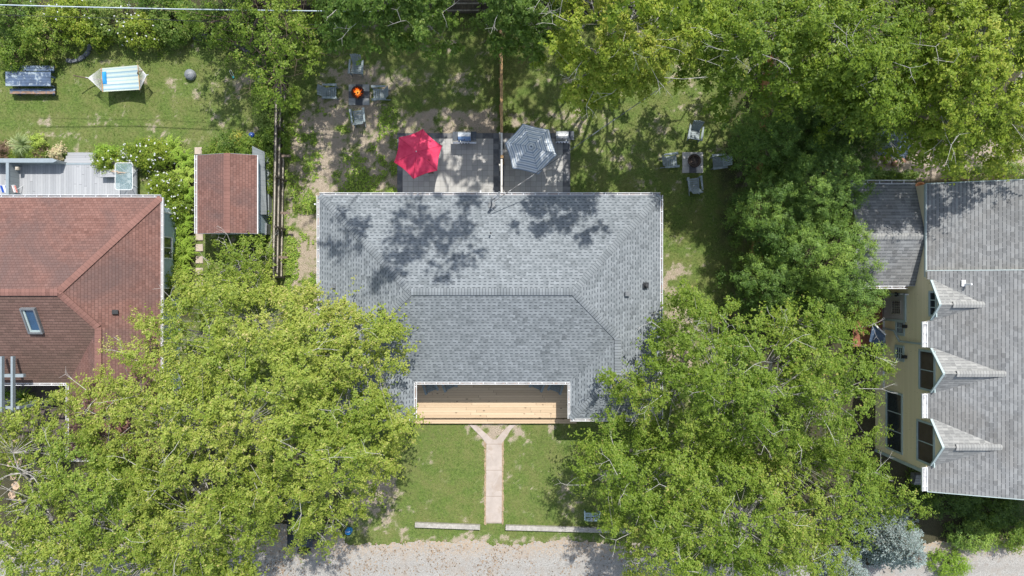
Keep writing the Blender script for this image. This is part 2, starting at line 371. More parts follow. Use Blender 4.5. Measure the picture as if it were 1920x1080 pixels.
def grid_sheet(name, x0, x1, y0, y1, st, z, mat, keep=None, attrs=None, relief=0.0):
    nx = int((x1 - x0) / st) + 1; ny = int((y1 - y0) / st) + 1
    X, Y = np.meshgrid(np.linspace(x0, x1, nx), np.linspace(y0, y1, ny))
    Z = np.full(X.shape, float(z))
    if relief: Z += relief * (fbm(X, Y, .8, 90, 4) - .5)
    idx = np.arange(nx * ny).reshape(ny, nx)
    F = np.stack([idx[:-1, :-1], idx[:-1, 1:], idx[1:, 1:], idx[1:, :-1]], -1).reshape(-1, 4)
    if keep is not None:
        cx = (X[:-1, :-1] + X[1:, 1:]).ravel() / 2; cy = (Y[:-1, :-1] + Y[1:, 1:]).ravel() / 2
        F = F[keep(cx, cy)]
    V = np.stack([X, Y, Z], -1).reshape(-1, 3)
    me = quads(name, V, F)
    if attrs:
        for k, arr in attrs(X.ravel(), Y.ravel()).items():
            a = me.attributes.new(k, 'FLOAT', 'POINT'); a.data.foreach_set('value', arr.astype(np.float32))
    me.materials.append(mat)
    o = bpy.data.objects.new(name, me); COL.objects.link(o); return o
def quads(name, V, F):
    me = bpy.data.meshes.new(name); k = F.shape[1]
    me.vertices.add(len(V)); me.vertices.foreach_set('co', V.astype(np.float32).ravel())
    me.loops.add(F.size); me.loops.foreach_set('vertex_index', F.astype(np.int32).ravel())
    me.polygons.add(len(F)); me.polygons.foreach_set('loop_start', np.arange(0, F.size, k, dtype=np.int32))
    me.polygons.foreach_set('loop_total', np.full(len(F), k, dtype=np.int32))
    me.update(calc_edges=True); return me

def ground_material():
    g = G('lawn_and_soil'); d = g.attr('dry'); m = g.attr('mulch_shade'); t = g.attr('tan')
    p = g.pos(); n1 = g.noise(7, 6, .65, p); n2 = g.noise(38, 4, .7, p); n3 = g.noise(1.1, 5, .6, p)
    gr = g.mix(g.ramp(n1, [(.35, (0, 0, 0)), (.65, (1, 1, 1))]), (.06, .105, .022), (.13, .19, .042))
    gr = g.mix(g.ramp(n3, [(.4, (0, 0, 0)), (.62, (.6, .6, .6))]), gr, (.165, .17, .062))
    gr = g.mix(g.ramp(n2, [(.5, (0, 0, 0)), (.75, (.8, .8, .8))]), gr, (.24, .21, .12))
    so = g.mix(g.ramp(n2, [(.35, (0, 0, 0)), (.68, (1, 1, 1))]), (.14, .112, .08), (.54, .46, .365))
    dd = g.mth('ADD', d, g.mth('MULTIPLY', g.mth('SUBTRACT', n2, .5), 1.9))
    col = g.mix(g.ramp(dd, [(.30, (0, 0, 0)), (.75, (1, 1, 1))]), gr, so)
    mu = g.mix(g.ramp(n2, [(.35, (0, 0, 0)), (.7, (1, 1, 1))]), (.03, .033, .018), (.105, .095, .06))  # ground tone deepened so the crown gaps carry painted shade
    col = g.mix(m, col, mu)
    tn = g.mix(g.ramp(g.noise(60, 3, .6, p), [(.3, (0, 0, 0)), (.7, (1, 1, 1))]), (.24, .2, .16), (.42, .36, .30))
    col = g.mix(t, col, tn)
    g.bump(g.mth('ADD', n2, n1), .8, .06)
    return g.done(col, .95, 0, .1)
M['ground'] = ground_material()
def ground_attrs(x, y):
    d, m, t = soil_mask(x, y); return {'dry': d, 'mulch_shade': m, 'tan': t}
grd = grid_sheet('ground', -34, 34, -21, 22, .11, 0, M['ground'], attrs=ground_attrs, relief=.05)
mb = MB()
B = 260
for (a, b, c, d) in ((-B, B, 22, B), (-B, B, -B, -21), (-B, -34, -21, 22), (34, B, -21, 22)):
    mb.face([(a, c, 0), (b, c, 0), (b, d, 0), (a, d, 0)])
tag(mb.build('ground_beyond', M['ground']), kind='structure'); tag(grd, kind='structure')

# gravel road in front, ragged edge against the lawn
def road_keep(x, y):
    px = 960 + x * 1280 / H; py = 540 - y * 1280 / H
    e = 1017 + (fbm(x, y, .5, 41, 6, .75) - .5) * 34 + sm(px, 1240, 1300) * 40 - sm(px, 1650, 1760) * 45
    e = e - zone(px, py, 360, 640, 800, 1100, 20) * 40
    return (py > e)
g = G('pale_gravel'); p = g.pos(); vo = g.n("ShaderNodeTexVoronoi"); vo.inputs['Scale'].default_value = 33; g.t.links.new(p, vo.inputs['Vector'])
rc = g.sep(vo.outputs['Color'])[0]
col = g.mix(rc, (.20, .197, .188), (.345, .338, .32)); big = g.noise(.9, 6, .65, p, .5)
col = g.mix(g.ramp(big, [(.52, (0, 0, 0)), (.7, (.6, .6, .6))]), col, (.27, .23, .19))
col = g.mix(g.ramp(g.noise(3.2, 5, .7, p), [(.56, (0, 0, 0)), (.66, (.6, .6, .6))]), col, (.17, .13, .10))
col = g.mix(g.mth('MULTIPLY', g.attr('edge'), g.ramp(g.noise(9, 5, .7, p), [(.40, (0, 0, 0)), (.6, (1, 1, 1))])), col, (.33, .25, .17))
sy = g.sep(p)[1]; wob = g.mth('MULTIPLY', g.mth('SUBTRACT', g.noise(.25, 3, .5, p), .5), .8)
tk = g.mth('ABSOLUTE', g.mth('SUBTRACT', g.mth('ADD', sy, wob), -15.9)); tm_ = g.ramp(tk, [(.0, (.35, .35, .35)), (.28, (0, 0, 0))])
col = g.mix(tm_, col, (.235, .215, .19))
g.bump(vo.outputs[0], .5, .02); M['gravel'] = g.done(col, .95, 0, .1)
def road_attrs(x, y):
    py = 540 - y * 1280 / H; return {'edge': 1 - sm(py, 1010, 1062)}
tag(grid_sheet('gravel_road', -32, 32, -21, -13.4, .06, .034, M['gravel'], keep=road_keep, attrs=road_attrs), kind='structure')

# paved patio: square grey flags in dark borders
g = G('grey_paving'); p = g.sep(g.pos()); ts = .303
u = g.mth('DIVIDE', g.mth('SUBTRACT', p[0], WX(745)), ts); v = g.mth('DIVIDE', g.mth('SUBTRACT', WY(250), p[1]), ts)
cu = g.mth('FLOOR', u); cv = g.mth('FLOOR', v); fu = g.mth('FRACT', u); fv = g.mth('FRACT', v)
rn = g.white(g.comb(cu, cv, 2.2)); rn2 = g.white(g.comb(cu, cv, 5.2))
lt = g.mix(rn, (.30, .30, .29), (.385, .38, .36)); dk = g.mix(g.mth('GREATER_THAN', rn2, .6), (.085, .09, .10), (.14, .148, .16))
def band(a, b): return g.mth('MULTIPLY', g.mth('GREATER_THAN', cu, a - .5), g.mth('LESS_THAN', cu, b + .5))
bd = g.mth('MAXIMUM', g.mth('LESS_THAN', cu, .5), g.mth('LESS_THAN', cv, .5))
bd = g.mth('MAXIMUM', bd, band(18, 19)); bd = g.mth('MAXIMUM', bd, g.mth('GREATER_THAN', cu, 30.5))
col = g.mix(bd, lt, dk)
jn = g.mth('MAXIMUM', g.mth('MAXIMUM', g.mth('LESS_THAN', fu, .045), g.mth('LESS_THAN', fv, .045)), 0)
col = g.mix(g.mth('MULTIPLY', jn, .6), col, (.09, .09, .085))
col = g.mix(g.ramp(g.noise(2.4, 6, .65, g.pos()), [(.45, (0, 0, 0)), (.75, (.5, .5, .5))]), col, (.30, .285, .26))
g.bump(g.mth('SUBTRACT', g.noise(60, 3, .6, g.pos()), g.mth('MULTIPLY', jn, 2)), .3, .01); M['paving'] = g.done(col, .85, 0, .25)
mb = MB(); mb.box2((WX(745), 4.4, -.05), (WX(1069), WY(250), .05)); tag(mb.build('patio', M['paving']), kind='structure')

# front path: concrete stem with two arms to the porch step
def path_poly():
    L = [(880, 797), (893, 797), (903, 806), (924, 824), (930, 824), (944, 808), (955, 797), (966, 797), (957, 808), (941, 832), (941.5, 900), (941, 981), (911, 981), (911, 920), (912, 850), (912.5, 832), (900, 817)]
    return [W(a + random.uniform(-.5, .5), b, .04).xy for a, b in L]
mb = MB(); mb.prism(path_poly(), -.05, .045)
g = G('walk_concrete'); p = g.sep(g.pos()); fy = g.mth('FRACT', g.mth('DIVIDE', p[1], 1.48))
c0 = g.mix(g.ramp(g.noise(2, 5, .6, g.pos()), [(.3, (0, 0, 0)), (.7, (1, 1, 1))]), (.31, .272, .245), (.40, .352, .315))
c0 = g.mix(g.ramp(g.noise(40, 4, .7, g.pos()), [(.45, (0, 0, 0)), (.8, (.7, .7, .7))]), c0, (.30, .25, .22))
c0 = g.mix(g.ramp(g.noise(1.3, 7, .75, g.pos(), .6), [(.5, (0, 0, 0)), (.64, (.55, .55, .55))]), c0, (.27, .215, .17))
c0 = g.mix(g.mth('MULTIPLY', g.mth('LESS_THAN', fy, .022), .6), c0, (.16, .12, .09))
g.bump(g.noise(70, 3, .6, g.pos()), .3, .01); M['walk'] = g.done(c0, .9, 0, .2)
tag(mb.build('path', M['walk']), kind='structure')
# bare soil verge along the walk
mb = MB()
for s_ in (910, 942.5):
    pts = []; n = 44
    for k in range(n + 1):
        py = 826 + (984 - 826) * k / n; w = random.uniform(.6, 3.2)
        pts.append((W(s_ - w, py).xy, W(s_ + w, py).xy))
    for a, b in zip(pts, pts[1:]): mb.face([(*a[0], .031), (*b[0], .031), (*b[1], .031), (*a[1], .031)])
M['verge'] = flat('dry_verge_soil', (.27, .20, .13), .95, .4, 14)
tag(mb.build('path_verge', M['verge']), kind='structure')
# sandy garden path of flagstones under the left trees
mb = MB()
for k, (a, b) in enumerate(((22, 872), (36, 866), (26, 892), (40, 884), (30, 910), (24, 928), (16, 800), (32, 790), (14, 812), (30, 822))):
    c = W(a, b); n = 6; pol = [(c.x + math.cos(2 * math.pi * j / n + k) * random.uniform(.17, .27), c.y + math.sin(2 * math.pi * j / n + k) * random.uniform(.22, .32)) for j in range(n)]
    mb.prism(pol, -.02, .05)
M['flag'] = flat('tan_flagstone', (.40, .29, .20), .9, .25, 5)
tag(mb.build('flagstone_path', M['flag']), kind='structure')

# fallen leaves on the gravel
def scatter_leaves(name, n, fn, size, mat, z=.05, tintpow=1.0):
    pts = fn(n); n = len(pts); a = rng.random(n) * 6.28; L = rng.uniform(*size, n)
    ax = np.stack([np.cos(a), np.sin(a), rng.uniform(-.3, .3, n)], -1) * L[:, None] / 2
    bx = np.stack([-np.sin(a), np.cos(a), rng.uniform(-.3, .3, n)], -1) * L[:, None] * .3
    c = np.stack([pts[:, 0], pts[:, 1], np.full(n, z) + rng.random(n) * .01], -1)
    V = np.stack([c - ax, c + bx, c + ax, c - bx], 1).reshape(-1, 3); F = np.arange(4 * n).reshape(n, 4)
    me = quads(name, V, F); t = me.attributes.new('tint', 'FLOAT', 'FACE'); t.data.foreach_set('value', (rng.random(n) ** tintpow).astype(np.float32))
    me.materials.append(mat); o = bpy.data.objects.new(name, me); COL.objects.link(o); return o
def road_pts(n):
    k = rng.integers(0, 60, n); cx = rng.uniform(-15, 9, 60)[k]; cy = rng.uniform(-16.8, -14.6, 60)[k]
    q = np.stack([cx + rng.normal(0, .35, n), cy + rng.normal(0, .22, n)], -1)
    q2 = np.stack([rng.uniform(-14, 12, n), rng.uniform(-17, -14.3, n)], -1); q[::3] = q2[::3]; return q
tag(scatter_leaves('fallen_leaves', 1500, road_pts, (.05, .12), LM['dead'], .055), kind='stuff', label='brown fallen leaves scattered over the pale gravel road')

# lawn blades: countless, one object
def lawn_blades(n):
    x = rng.uniform(-31, 15, n); y = rng.uniform(-14.7, 16.5, n)
    px = 960 + x * 1280 / H; py = 540 - y * 1280 / H
    ok = np.ones(n, bool)
    for (a, b, c, d) in ((597, 1240, 363, 800), (743, 1070, 248, 370), (911, 942, 830, 982), (0, 310, 305, 730), (368, 490, 290, 440), (655, 692, 158, 198), (1278, 1319, 284, 326), (365, 383, 440, 540), (772, 1083, 700, 798)):
        ok &= ~((px > a) & (px < b) & (py > c) & (py < d))
    arm = (py > 790) & (py < 832) & (np.abs(np.abs(px - 926) - (832 - py) * .85) < 8); ok &= ~arm
    ok &= ~road_keep(x, y - .15)
    d, m, t = soil_mask(x, y); keep = rng.random(n) > np.clip(d * 1.05 + m * .9, 0, .985); ok &= keep
    x, y, d = x[ok], y[ok], d[ok]; n = len(x)
    a = rng.random(n) * 6.28; h = rng.uniform(.03, .075, n); w = rng.uniform(.008, .018, n); la = rng.random(n) * 6.28; ll = h * rng.uniform(.3, 1.3, n)
    z = .05 * (fbm(x, y, .8, 90, 4) - .5)
    c = np.stack([x, y, z], -1); bx = np.stack([np.cos(a) * w, np.sin(a) * w, np.zeros(n)], -1)
    tip = c + np.stack([np.cos(la) * ll, np.sin(la) * ll, h], -1)
    V = np.stack([c - bx, c + bx, tip], 1).reshape(-1, 3); F = np.arange(3 * n).reshape(n, 3)
    me = quads('grass', V, F); tv = .05 + .95 * (fbm(x, y, .9, 61, 4) - .12) + rng.normal(0, .16, n) + .3 * d
    me.attributes.new('tint', 'FLOAT', 'FACE').data.foreach_set('value', np.clip(tv, 0, 1).astype(np.float32))
    me.materials.append(LM['grass']); o = bpy.data.objects.new('grass', me); COL.objects.link(o); return o
tag(lawn_blades(420000), kind='stuff', label='short green lawn grass with dry tufts around the houses')
# broad-leaved weeds in the dry strip left of the grey house
def weed_pts(n):
    x = WX(rng.uniform(535, 745, n)); y = WY(rng.uniform(200, 640, n)); k = fbm(x, y, .9, 5, 5, .65)
    ok = (k < .50) & (x < WX(745)) & ~((x > WX(597)) & (y < 5.3)); return np.stack([x[ok], y[ok]], -1)
tag(scatter_leaves('weeds', 26000, weed_pts, (.05, .13), LM['lime'], .06, 1.2), kind='stuff', label='bright green weeds growing through the dry strip beside the grey house')

# ------------------------------------------------------------ roofs and houses
def roof_face(mb, pts, up):
    """adds a sloped polygon; uv in metres: u along the eave, v up the slope (direction `up` in plan)"""
    pts = [Vector(p) for p in pts]; n = (pts[1] - pts[0]).cross(pts[2] - pts[0]).normalized()
    if n.z < 0: pts = pts[::-1]; n = -n
    v = Vector((up[0], up[1], 0)); v = (v - n * v.dot(n)).normalized(); u = v.cross(n).normalized(); o = Vector((pts[0].x, pts[0].y, 0))
    mb.face(pts, [((p.dot(u)), (p.dot(v))) for p in pts])
def cap_strip(mb, a, b, w=.15, lift=.03, drop=.03):
    a = Vector(a); b = Vector(b); d = (b - a); L = d.length; d.normalize(); x = d.cross(Vector((0, 0, 1))).normalized()
    n = max(1, int(L / .15)); t0 = 0
    for s_ in (-1, 1):
        p = [a + Vector((0, 0, lift)), b + Vector((0, 0, lift)), b + x * s_ * w + Vector((0, 0, lift - drop)), a + x * s_ * w + Vector((0, 0, lift - drop))]
        uv = [(0, 0), (0, L), (w, L), (w, 0)]
        if s_ > 0: p = p[::-1]; uv = uv[::-1]
        mb.face(p, uv)
        q = [a + x * s_ * w + Vector((0, 0, lift - drop)), b + x * s_ * w + Vector((0, 0, lift - drop)), b + x * s_ * w + Vector((0, 0, lift - drop - .05)), a + x * s_ * w + Vector((0, 0, lift - drop - .05))]
        mb.face(q)
def gutter(parent, a, b, z, out, w=.13, step=.62, tm='gutter_in'):
    """white half-box gutter with hangers from a to b (plan points), out = outward unit vector"""
    a = Vector((*a, z)); b = Vector((*b, z)); o = Vector((*out, 0)); d = (b - a).normalized(); L = (b - a).length
    mb = MB(); t = .028
    mb.beam(a + o * (w - t / 2), b + o * (w - t / 2), t, .12)
    mb.beam(a + o * (t / 2 + .002), b + o * (t / 2 + .002), t, .05)
    k = .25
    while k < L:
        c = a + d * k; mb.beam(c + o * .03 + Vector((0, 0, .03)), c + o * (w - t - .002) + Vector((0, 0, .03)), .03, .02); k += step
    g = mb.build('gutter', M['white'], parent)
    mb = MB(); mb.beam(a + o * .07 + Vector((0, 0, -.04)), b + o * .07 + Vector((0, 0, -.04)), w - 2 * t - .006, .03); mb.build('trough', M[tm], g)
    return g
def fascia(mb, a, b, z, out, h=.16):
    o = Vector((*out, 0)); a = Vector((*a, z - h / 2)); b = Vector((*b, z - h / 2)); mb.beam(a - o * .015, b - o * .015, .03, h)
def window(parent, c, w, h, axis, out, nx=1, ny=1, frame=None, glass=None, fw=.07, sill=True, fname='window'):
    """a framed window on a wall: c centre, axis 'x' or 'y' = wall direction, out = outward sign"""
    frame = frame or M['trim_blue']; glass = glass or M['glass']
    def P(u, z, d): return (c[0] + u, c[1] + d * out, c[2] + z) if axis == 'x' else (c[0] + d * out, c[1] + u, c[2] + z)
    mb = MB()
    def bx(u0, u1, z0, z1, d0, d1): mb.box2(P(u0, z0, d0), P(u1, z1, d1))
    bx(-w / 2 - fw, -w / 2, -h / 2 - fw, h / 2 + fw, 0, .05); bx(w / 2, w / 2 + fw, -h / 2 - fw, h / 2 + fw, 0, .05)
    bx(-w / 2, w / 2, h / 2, h / 2 + fw, 0, .05); bx(-w / 2, w / 2, -h / 2 - fw, -h / 2, 0, .06)
    m_ = .045 if nx * ny < 8 else .022
    for i in range(1, nx): u = -w / 2 + w * i / nx; bx(u - m_ / 2, u + m_ / 2, -h / 2, h / 2, .012, .04)
    for j in range(1, ny): z = -h / 2 + h * j / ny; bx(-w / 2, w / 2, z - m_ / 2, z + m_ / 2, .012, .036)
    f = mb.build(fname, frame, parent)
    mb = MB(); mb.box2(P(-w / 2, -h / 2, .002), P(w / 2, h / 2, .014)); mb.build('pane', glass, f); return f

def hip_house(root, ex0, ex1, ey0, ey1, py, wx0, wx1, ze, zr, Rx0, Rx1, Ry, roofm, roofm_s, capm, wall, wy=None, left_open=False, ov=.45):
    """hip roof with two front wings: outer eaves ex0..ex1, back eave ey1, porch eave py, wing front ey0, wings ex0..wx0 and wx1..ex1"""
    A = (ex0, ey1, ze); Bc = (ex1, ey1, ze); C_ = (ex1, ey0, ze); D = (wx1, ey0, ze); E = (wx1, py, ze); F_ = (wx0, py, ze); G_ = (wx0, ey0, ze); Hh = (ex0, ey0, ze)
    R1 = (Rx0, Ry, zr); R2 = (Rx1, Ry, zr); rise = zr - ze
    sE = rise / (ex1 - Rx1); sW = rise / (Rx0 - ex0); sS = rise / (Ry - py)
    xe = (wx1 + ex1) / 2; ze_w = ze + sE * (ex1 - xe); ye = py + (ze_w - ze) / sS
    xw = (wx0 + ex0) / 2; zw_w = ze + sW * (xw - ex0); yw = py + (zw_w - ze) / sS
    W2t = (xe, ye, ze_w); W1t = (xw, yw, zw_w); W2b = (xe, ey0 + (ex1 - wx1) / 2, ze_w); W1b = (xw, ey0 + (wx0 - ex0) / 2, zw_w)
    mb = MB()
    roof_face(mb, [A, Bc, R2, R1], (0, -1)); 
    roof_face(mb, [Bc, C_, W2b, W2t, R2], (-1, 0)); roof_face(mb, [A, Hh, W1b, W1t, R1], (1, 0))
    roof_face(mb, [W2t, W2b, D, E], (1, 0)); roof_face(mb, [W1t, W1b, G_, F_], (-1, 0))
    roof_face(mb, [W2b, C_, D], (0, 1)); roof_face(mb, [W1b, G_, Hh], (0, 1))
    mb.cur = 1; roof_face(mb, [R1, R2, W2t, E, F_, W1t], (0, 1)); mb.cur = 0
    roof = mb.build('roof', [roofm, roofm_s], root)
    m2 = MB()
    for a, b in ((R1, R2), (A, R1), (Bc, R2), (W2t, R2), (W1t, R1), (W2b, W2t), (W1b, W1t), (D, W2b), (C_, W2b), (G_, W1b), (Hh, W1b)): cap_strip(m2, a, b, .17)
    m2.build('ridge_cap', capm, roof)
    # soffit + fascia
    ms = MB(); zz = ze - .03
    out = [(ex0, ey1), (ex1, ey1), (ex1, ey0), (wx1, ey0), (wx1, py), (wx0, py), (wx0, ey0), (ex0, ey0)]
    ms.face([(x, y, zz - .12) for x, y in [out[0], out[1], (ex1, py), (wx1, py), (wx0, py), (ex0, py)]][::-1])
    ms.face([(x, y, zz - .12) for x, y in [(wx1, py), (ex1, py), (ex1, ey0), (wx1, ey0)]][::-1]); ms.face([(x, y, zz - .12) for x, y in [(ex0, py), (wx0, py), (wx0, ey0), (ex0, ey0)]][::-1])
    outs = [(0, 1), (1, 0), (0, -1), (-1, 0), (0, -1), (1, 0), (0, -1), (-1, 0)]
    for i in range(8): fascia(ms, out[i], out[(i + 1) % 8], ze - .012, outs[i], .14)
    ms.build('soffit', M['white'], root)
    # walls
    mw = MB(); wyy = wy if wy is not None else py + ov
    prs = [(ex0 + ov, ey1 - ov), (ex1 - ov, ey1 - ov), (ex1 - ov, ey0 + ov), (wx1 + ov, ey0 + ov), (wx1 + ov, wyy), (wx0 - ov, wyy), (wx0 - ov, ey0 + ov), (ex0 + ov, ey0 + ov)]
    for i in range(8):
        a = prs[i]; b = prs[(i + 1) % 8]; mw.face([(*a, 0), (*b, 0), (*b, ze - .15), (*a, ze - .15)])
    mw.build('wall', wall, root)
    return roof, out, outs

# --- the grey duplex in the middle
gh = empty('grey_roofed_house', (0, 0, 0), label='single storey grey shingled house in the middle of the picture with a recessed pine porch', cat='house')
ze = 2.7
roof, out, outs = hip_house(gh, WX(599, ze), WX(1238, ze), WY(785, ze), WY(366, ze), WY(716, ze), WX(777, ze), WX(1069, ze), ze, 4.5,
                            WX(770, 4.5), WX(1075, 4.5), WY(547, 4.5), M['roof_grey'], M['roof_grey'], M['cap_grey'], M['wall_white'], wy=-3.2)
for i in range(8): gutter(gh, out[i], out[(i + 1) % 8], ze, outs[i])
def roofz(px, py, x0, z0, x1, z1): return 0
def vent_stack(roof, px, py, z, r=.055, h=.22, m='black', flash=True):
    c = W(px, py, z); mb = MB(); mb.tube([c + Vector((0, 0, -.05)), c + Vector((0, 0, h))], r, 10)
    if flash: mb.box((c.x, c.y, c.z + .015), (r * 4.4, r * 4.4, .03), ry=.3)
    mb.build('vent_pipe', M[m], roof)
vent_stack(roof, 1211, 535, 3.15, .07, .25); vent_stack(roof, 920, 437, 3.72, .045, .2, 'black', False)
mb = MB(); c = W(1176, 551, 3.5); mb.box(c + Vector((0, 0, .06)), (.27, .24, .12), ry=.35); mb.build('roof_vent', M['lead'], roof, .01)
mb = MB(); c = W(626, 536, 3.0); mb.box(c + Vector((0, 0, .05)), (.22, .26, .1), ry=-.35); mb.build('roof_vent', M['lead'], roof, .01)
# service mast with weatherhead and its drip loops
mb = MB(); c = W(922, 384, 3.0); top = c + Vector((.0, .08, .95))
mb.tube([c, top], .04, 8); mb.tube([top, top + Vector((.05, .1, .07)), top + Vector((.12, .18, .0)), top + Vector((.14, .2, -.08))], [.05, .075, .08, .05], 8)
mb.box((c.x, c.y, 2.93), (.34, .30, .02), rx=-.3); sm_ = mb.build('service_mast', M['lead'], roof, smooth=True)
mb = MB()
for k in range(3):
    a = top + Vector((.14, .2, -.1)); mb.tube([a, a + Vector((.05 + k * .06, -.1, -.28)), a + Vector((.18 + k * .05, .05, -.25)), a + Vector((.25 + k * .03, .3, .0))], .015, 5)
mb.tube([top + Vector((.05, .1, .05)), top + Vector((.35, .32, .1))], .03, 6)
mb.build('drip_loop', M['metal'], sm_)
# downspouts, back wall pipe, openings
for x, y in ((WX(606, 1), 4.45), (WX(1230, 1), 4.45), (WX(1074, 1), -6.75), (WX(772, 1), -6.75)): mb = MB(); mb.box((x, y, 1.3), (.08, .07, 2.6)); mb.build('downspout', M['white'], gh)
mb = MB(); c = W(902, 362, 1.2); mb.tube([(c.x, 4.45, 2.0), (c.x, 5.25, 2.0)], .045, 8); mb.build('waste_pipe', M['white'], gh)
for px in (800, 870, 985, 1040, 640, 700, 1130, 1190): window(gh, (WX(px, 1.5), WY(366, ze) - .45, 1.5), 1.0, 1.1, 'x', 1, 1, 2, M['white'])
for x in (-4.6, 2.6): window(gh, (x, -3.2, 1.75), .9, 1.2, 'x', -1, 1, 2, M['white'])
def door(parent, c, w, h, axis, out, mat, frame=None):
    mb = MB()
    if axis == 'x': mb.box((c[0], c[1] + out * .03, c[2] + h / 2), (w, .05, h))
    else: mb.box((c[0] + out * .03, c[1], c[2] + h / 2), (.05, w, h))
    d = mb.build('door', mat, parent, .008); mb = MB()
    k = (c[0] + w * .38, c[1] + out * .09, c[2] + 1.0) if axis == 'x' else (c[0] + out * .09, c[1] + w * .38, c[2] + 1.0)
    mb.lathe(k, [(0, -.03), (.03, -.015), (.03, .015), (0, .03)], 10); mb.build('handle', M['metal'], d); return d
door(gh, (-2.6, -3.2, .46), .9, 2.05, 'x', -1, M['slate_dk']); door(gh, (.7, -3.2, .46), .9, 2.05, 'x', -1, M['slate_dk'])
# pine porch deck and step
mb = MB(); dx0, dx1 = WX(777, ze) - .45, WX(1069, ze) + .45
mb.box2((dx0 + .005, WY(784, .45), .33), (dx1 - .005, -3.22, .45)); dk = mb.build('porch_deck', M['deck_new'], gh)
mb = MB(); mb.box2((dx0 + .05, WY(784, .45) + .03, .0), (dx1 - .05, WY(784, .45) + .07, .325)); mb.build('skirt_board', M['wood_tan'], dk)
mb = MB(); mb.box2((WX(772, .24), WY(794, .24), .19), (WX(1081, .24), WY(786.5, .24) + .03, .24)); st = mb.build('porch_step', M['deck_new'], gh)
mb = MB(); mb.box2((WX(773, .24), WY(794, .24) + .02, 0), (WX(1080, .24), WY(794, .24) + .05, .185)); mb.build('riser', M['wood_brown'], st)

# fallen branch on the roof
mb = MB(); pts = []
for k, (px, py) in enumerate(((652, 479), (656, 483), (663, 484.5), (672, 486), (680, 487), (691, 489))): pts.append(W(px, py, 3.0 + .0105 * (px - 640) + .02))
mb.tube(pts, [.012, .022, .02, .018, .014, .008], 5); mb.tube([pts[1], pts[1] + Vector((-.05, -.16, .03))], .01, 4)
tag(mb.build('fallen_branch', M['bark_white']), 'thin bleached branch lying on the left slope of the grey roof', 'branch')

# --- red roofed house on the left
rh = empty('red_roofed_house', (-24, 0, 0), label='red shingled house with white gutters and a skylight at the left edge', cat='house')
rh.location = (0, 0, 0)
ze2 = 2.9
ex1 = WX(302, ze2); wx1 = WX(129, ze2); ey1 = WY(370, ze2); py2 = WY(718, ze2)
exl = ex1 - 20.4; wx0 = exl + (ex1 - wx1)
roof2, out2, outs2 = hip_house(rh, exl, ex1, WY(860, ze2), ey1, py2, wx0, wx1, ze2, 5.25, WX(108, 5.25) - 12.6, WX(108, 5.25), WY(548, 5.25),
                               M['roof_red'], M['roof_brown'], M['cap_red'], M['wall_lblue'], wy=py2 + 1.5, ov=.4)
for i in range(8): gutter(rh, out2[i], out2[(i + 1) % 8], ze2, outs2[i])
# skylight
sS = (5.25 - ze2) / (WY(548, 5.25) - py2); ang = math.atan(sS)
def on_s(px, py):
    z = 4.5
    for _ in range(12): y = WY(py, z); z = ze2 + sS * (y - py2)
    return W(px, py, z)
c = on_s(62, 600); mb = MB(); q = Matrix.Rotation(ang, 3, 'X')
def sk(u0, u1, v0, v1, z0, z1, m):
    a = c + q @ Vector(((u0 + u1) / 2, (v0 + v1) / 2, (z0 + z1) / 2)); m.box(a, (u1 - u0, v1 - v0, z1 - z0), rx=ang)
for a in ((-.37, -.29, -.72, .72), (.29, .37, -.72, .72), (-.29, .29, .64, .72), (-.29, .29, -.72, -.64)): sk(a[0], a[1], a[2], a[3], 0, .17, mb)
skl = mb.build('skylight', M['lead'], roof2); mb = MB(); sk(-.29, .29, -.64, .64, .02, .05, mb); mb.build('pane', flat('blue_skylight_glass', (.02, .06, .12), .08, .2, 2, 0, .9, bump=0), skl)
mb = MB(); sk(-.288, -.20, -.638, .638, .052, .10, mb); sk(-.20, .288, -.638, -.56, .052, .10, mb); mb.build('inner_reveal', M['trim_blue'], skl)
c = W(217, 585, 4.0); mb = MB(); mb.box(c + Vector((0, 0, .06)), (.27, .22, .13), ry=.5); mb.build('roof_vent', M['black'], roof2, .01)
for yy in (2.2, -.6): window(rh, (ex1 - .4, yy, 1.6), 1.1, 1.1, 'y', 1, 2, 1, M['white'])
mb = MB(); mb.tube([(ex1 - .33, 4.1, 2.7), (ex1 - .33, 4.1, .1)], .05, 6); mb.build('downspout', M['white'], rh)
mb = MB(); mb.box2((exl + 5, py2 - 3.6, .0), (wx1 - .1, py2 + 1.4, .12)); mb.build('brick_terrace', M['brickdk'], rh)
mb = MB()
for k in range(13): mb.beam((wx1 - .15 - k * .19, py2 - 1.7, .75), (wx1 - .15 - k * .19, py2 - 1.66, .75), .05, 1.2)
mb.box2((wx1 - 2.6, py2 - 1.7, 1.36), (wx1 - .1, py2 - 1.62, 1.42)); mb.box2((wx1 - 2.6, py2 - 1.69, .14), (wx1 - .1, py2 - 1.63, .2)); mb.build('porch_rail', M['wood_dark'], rh)
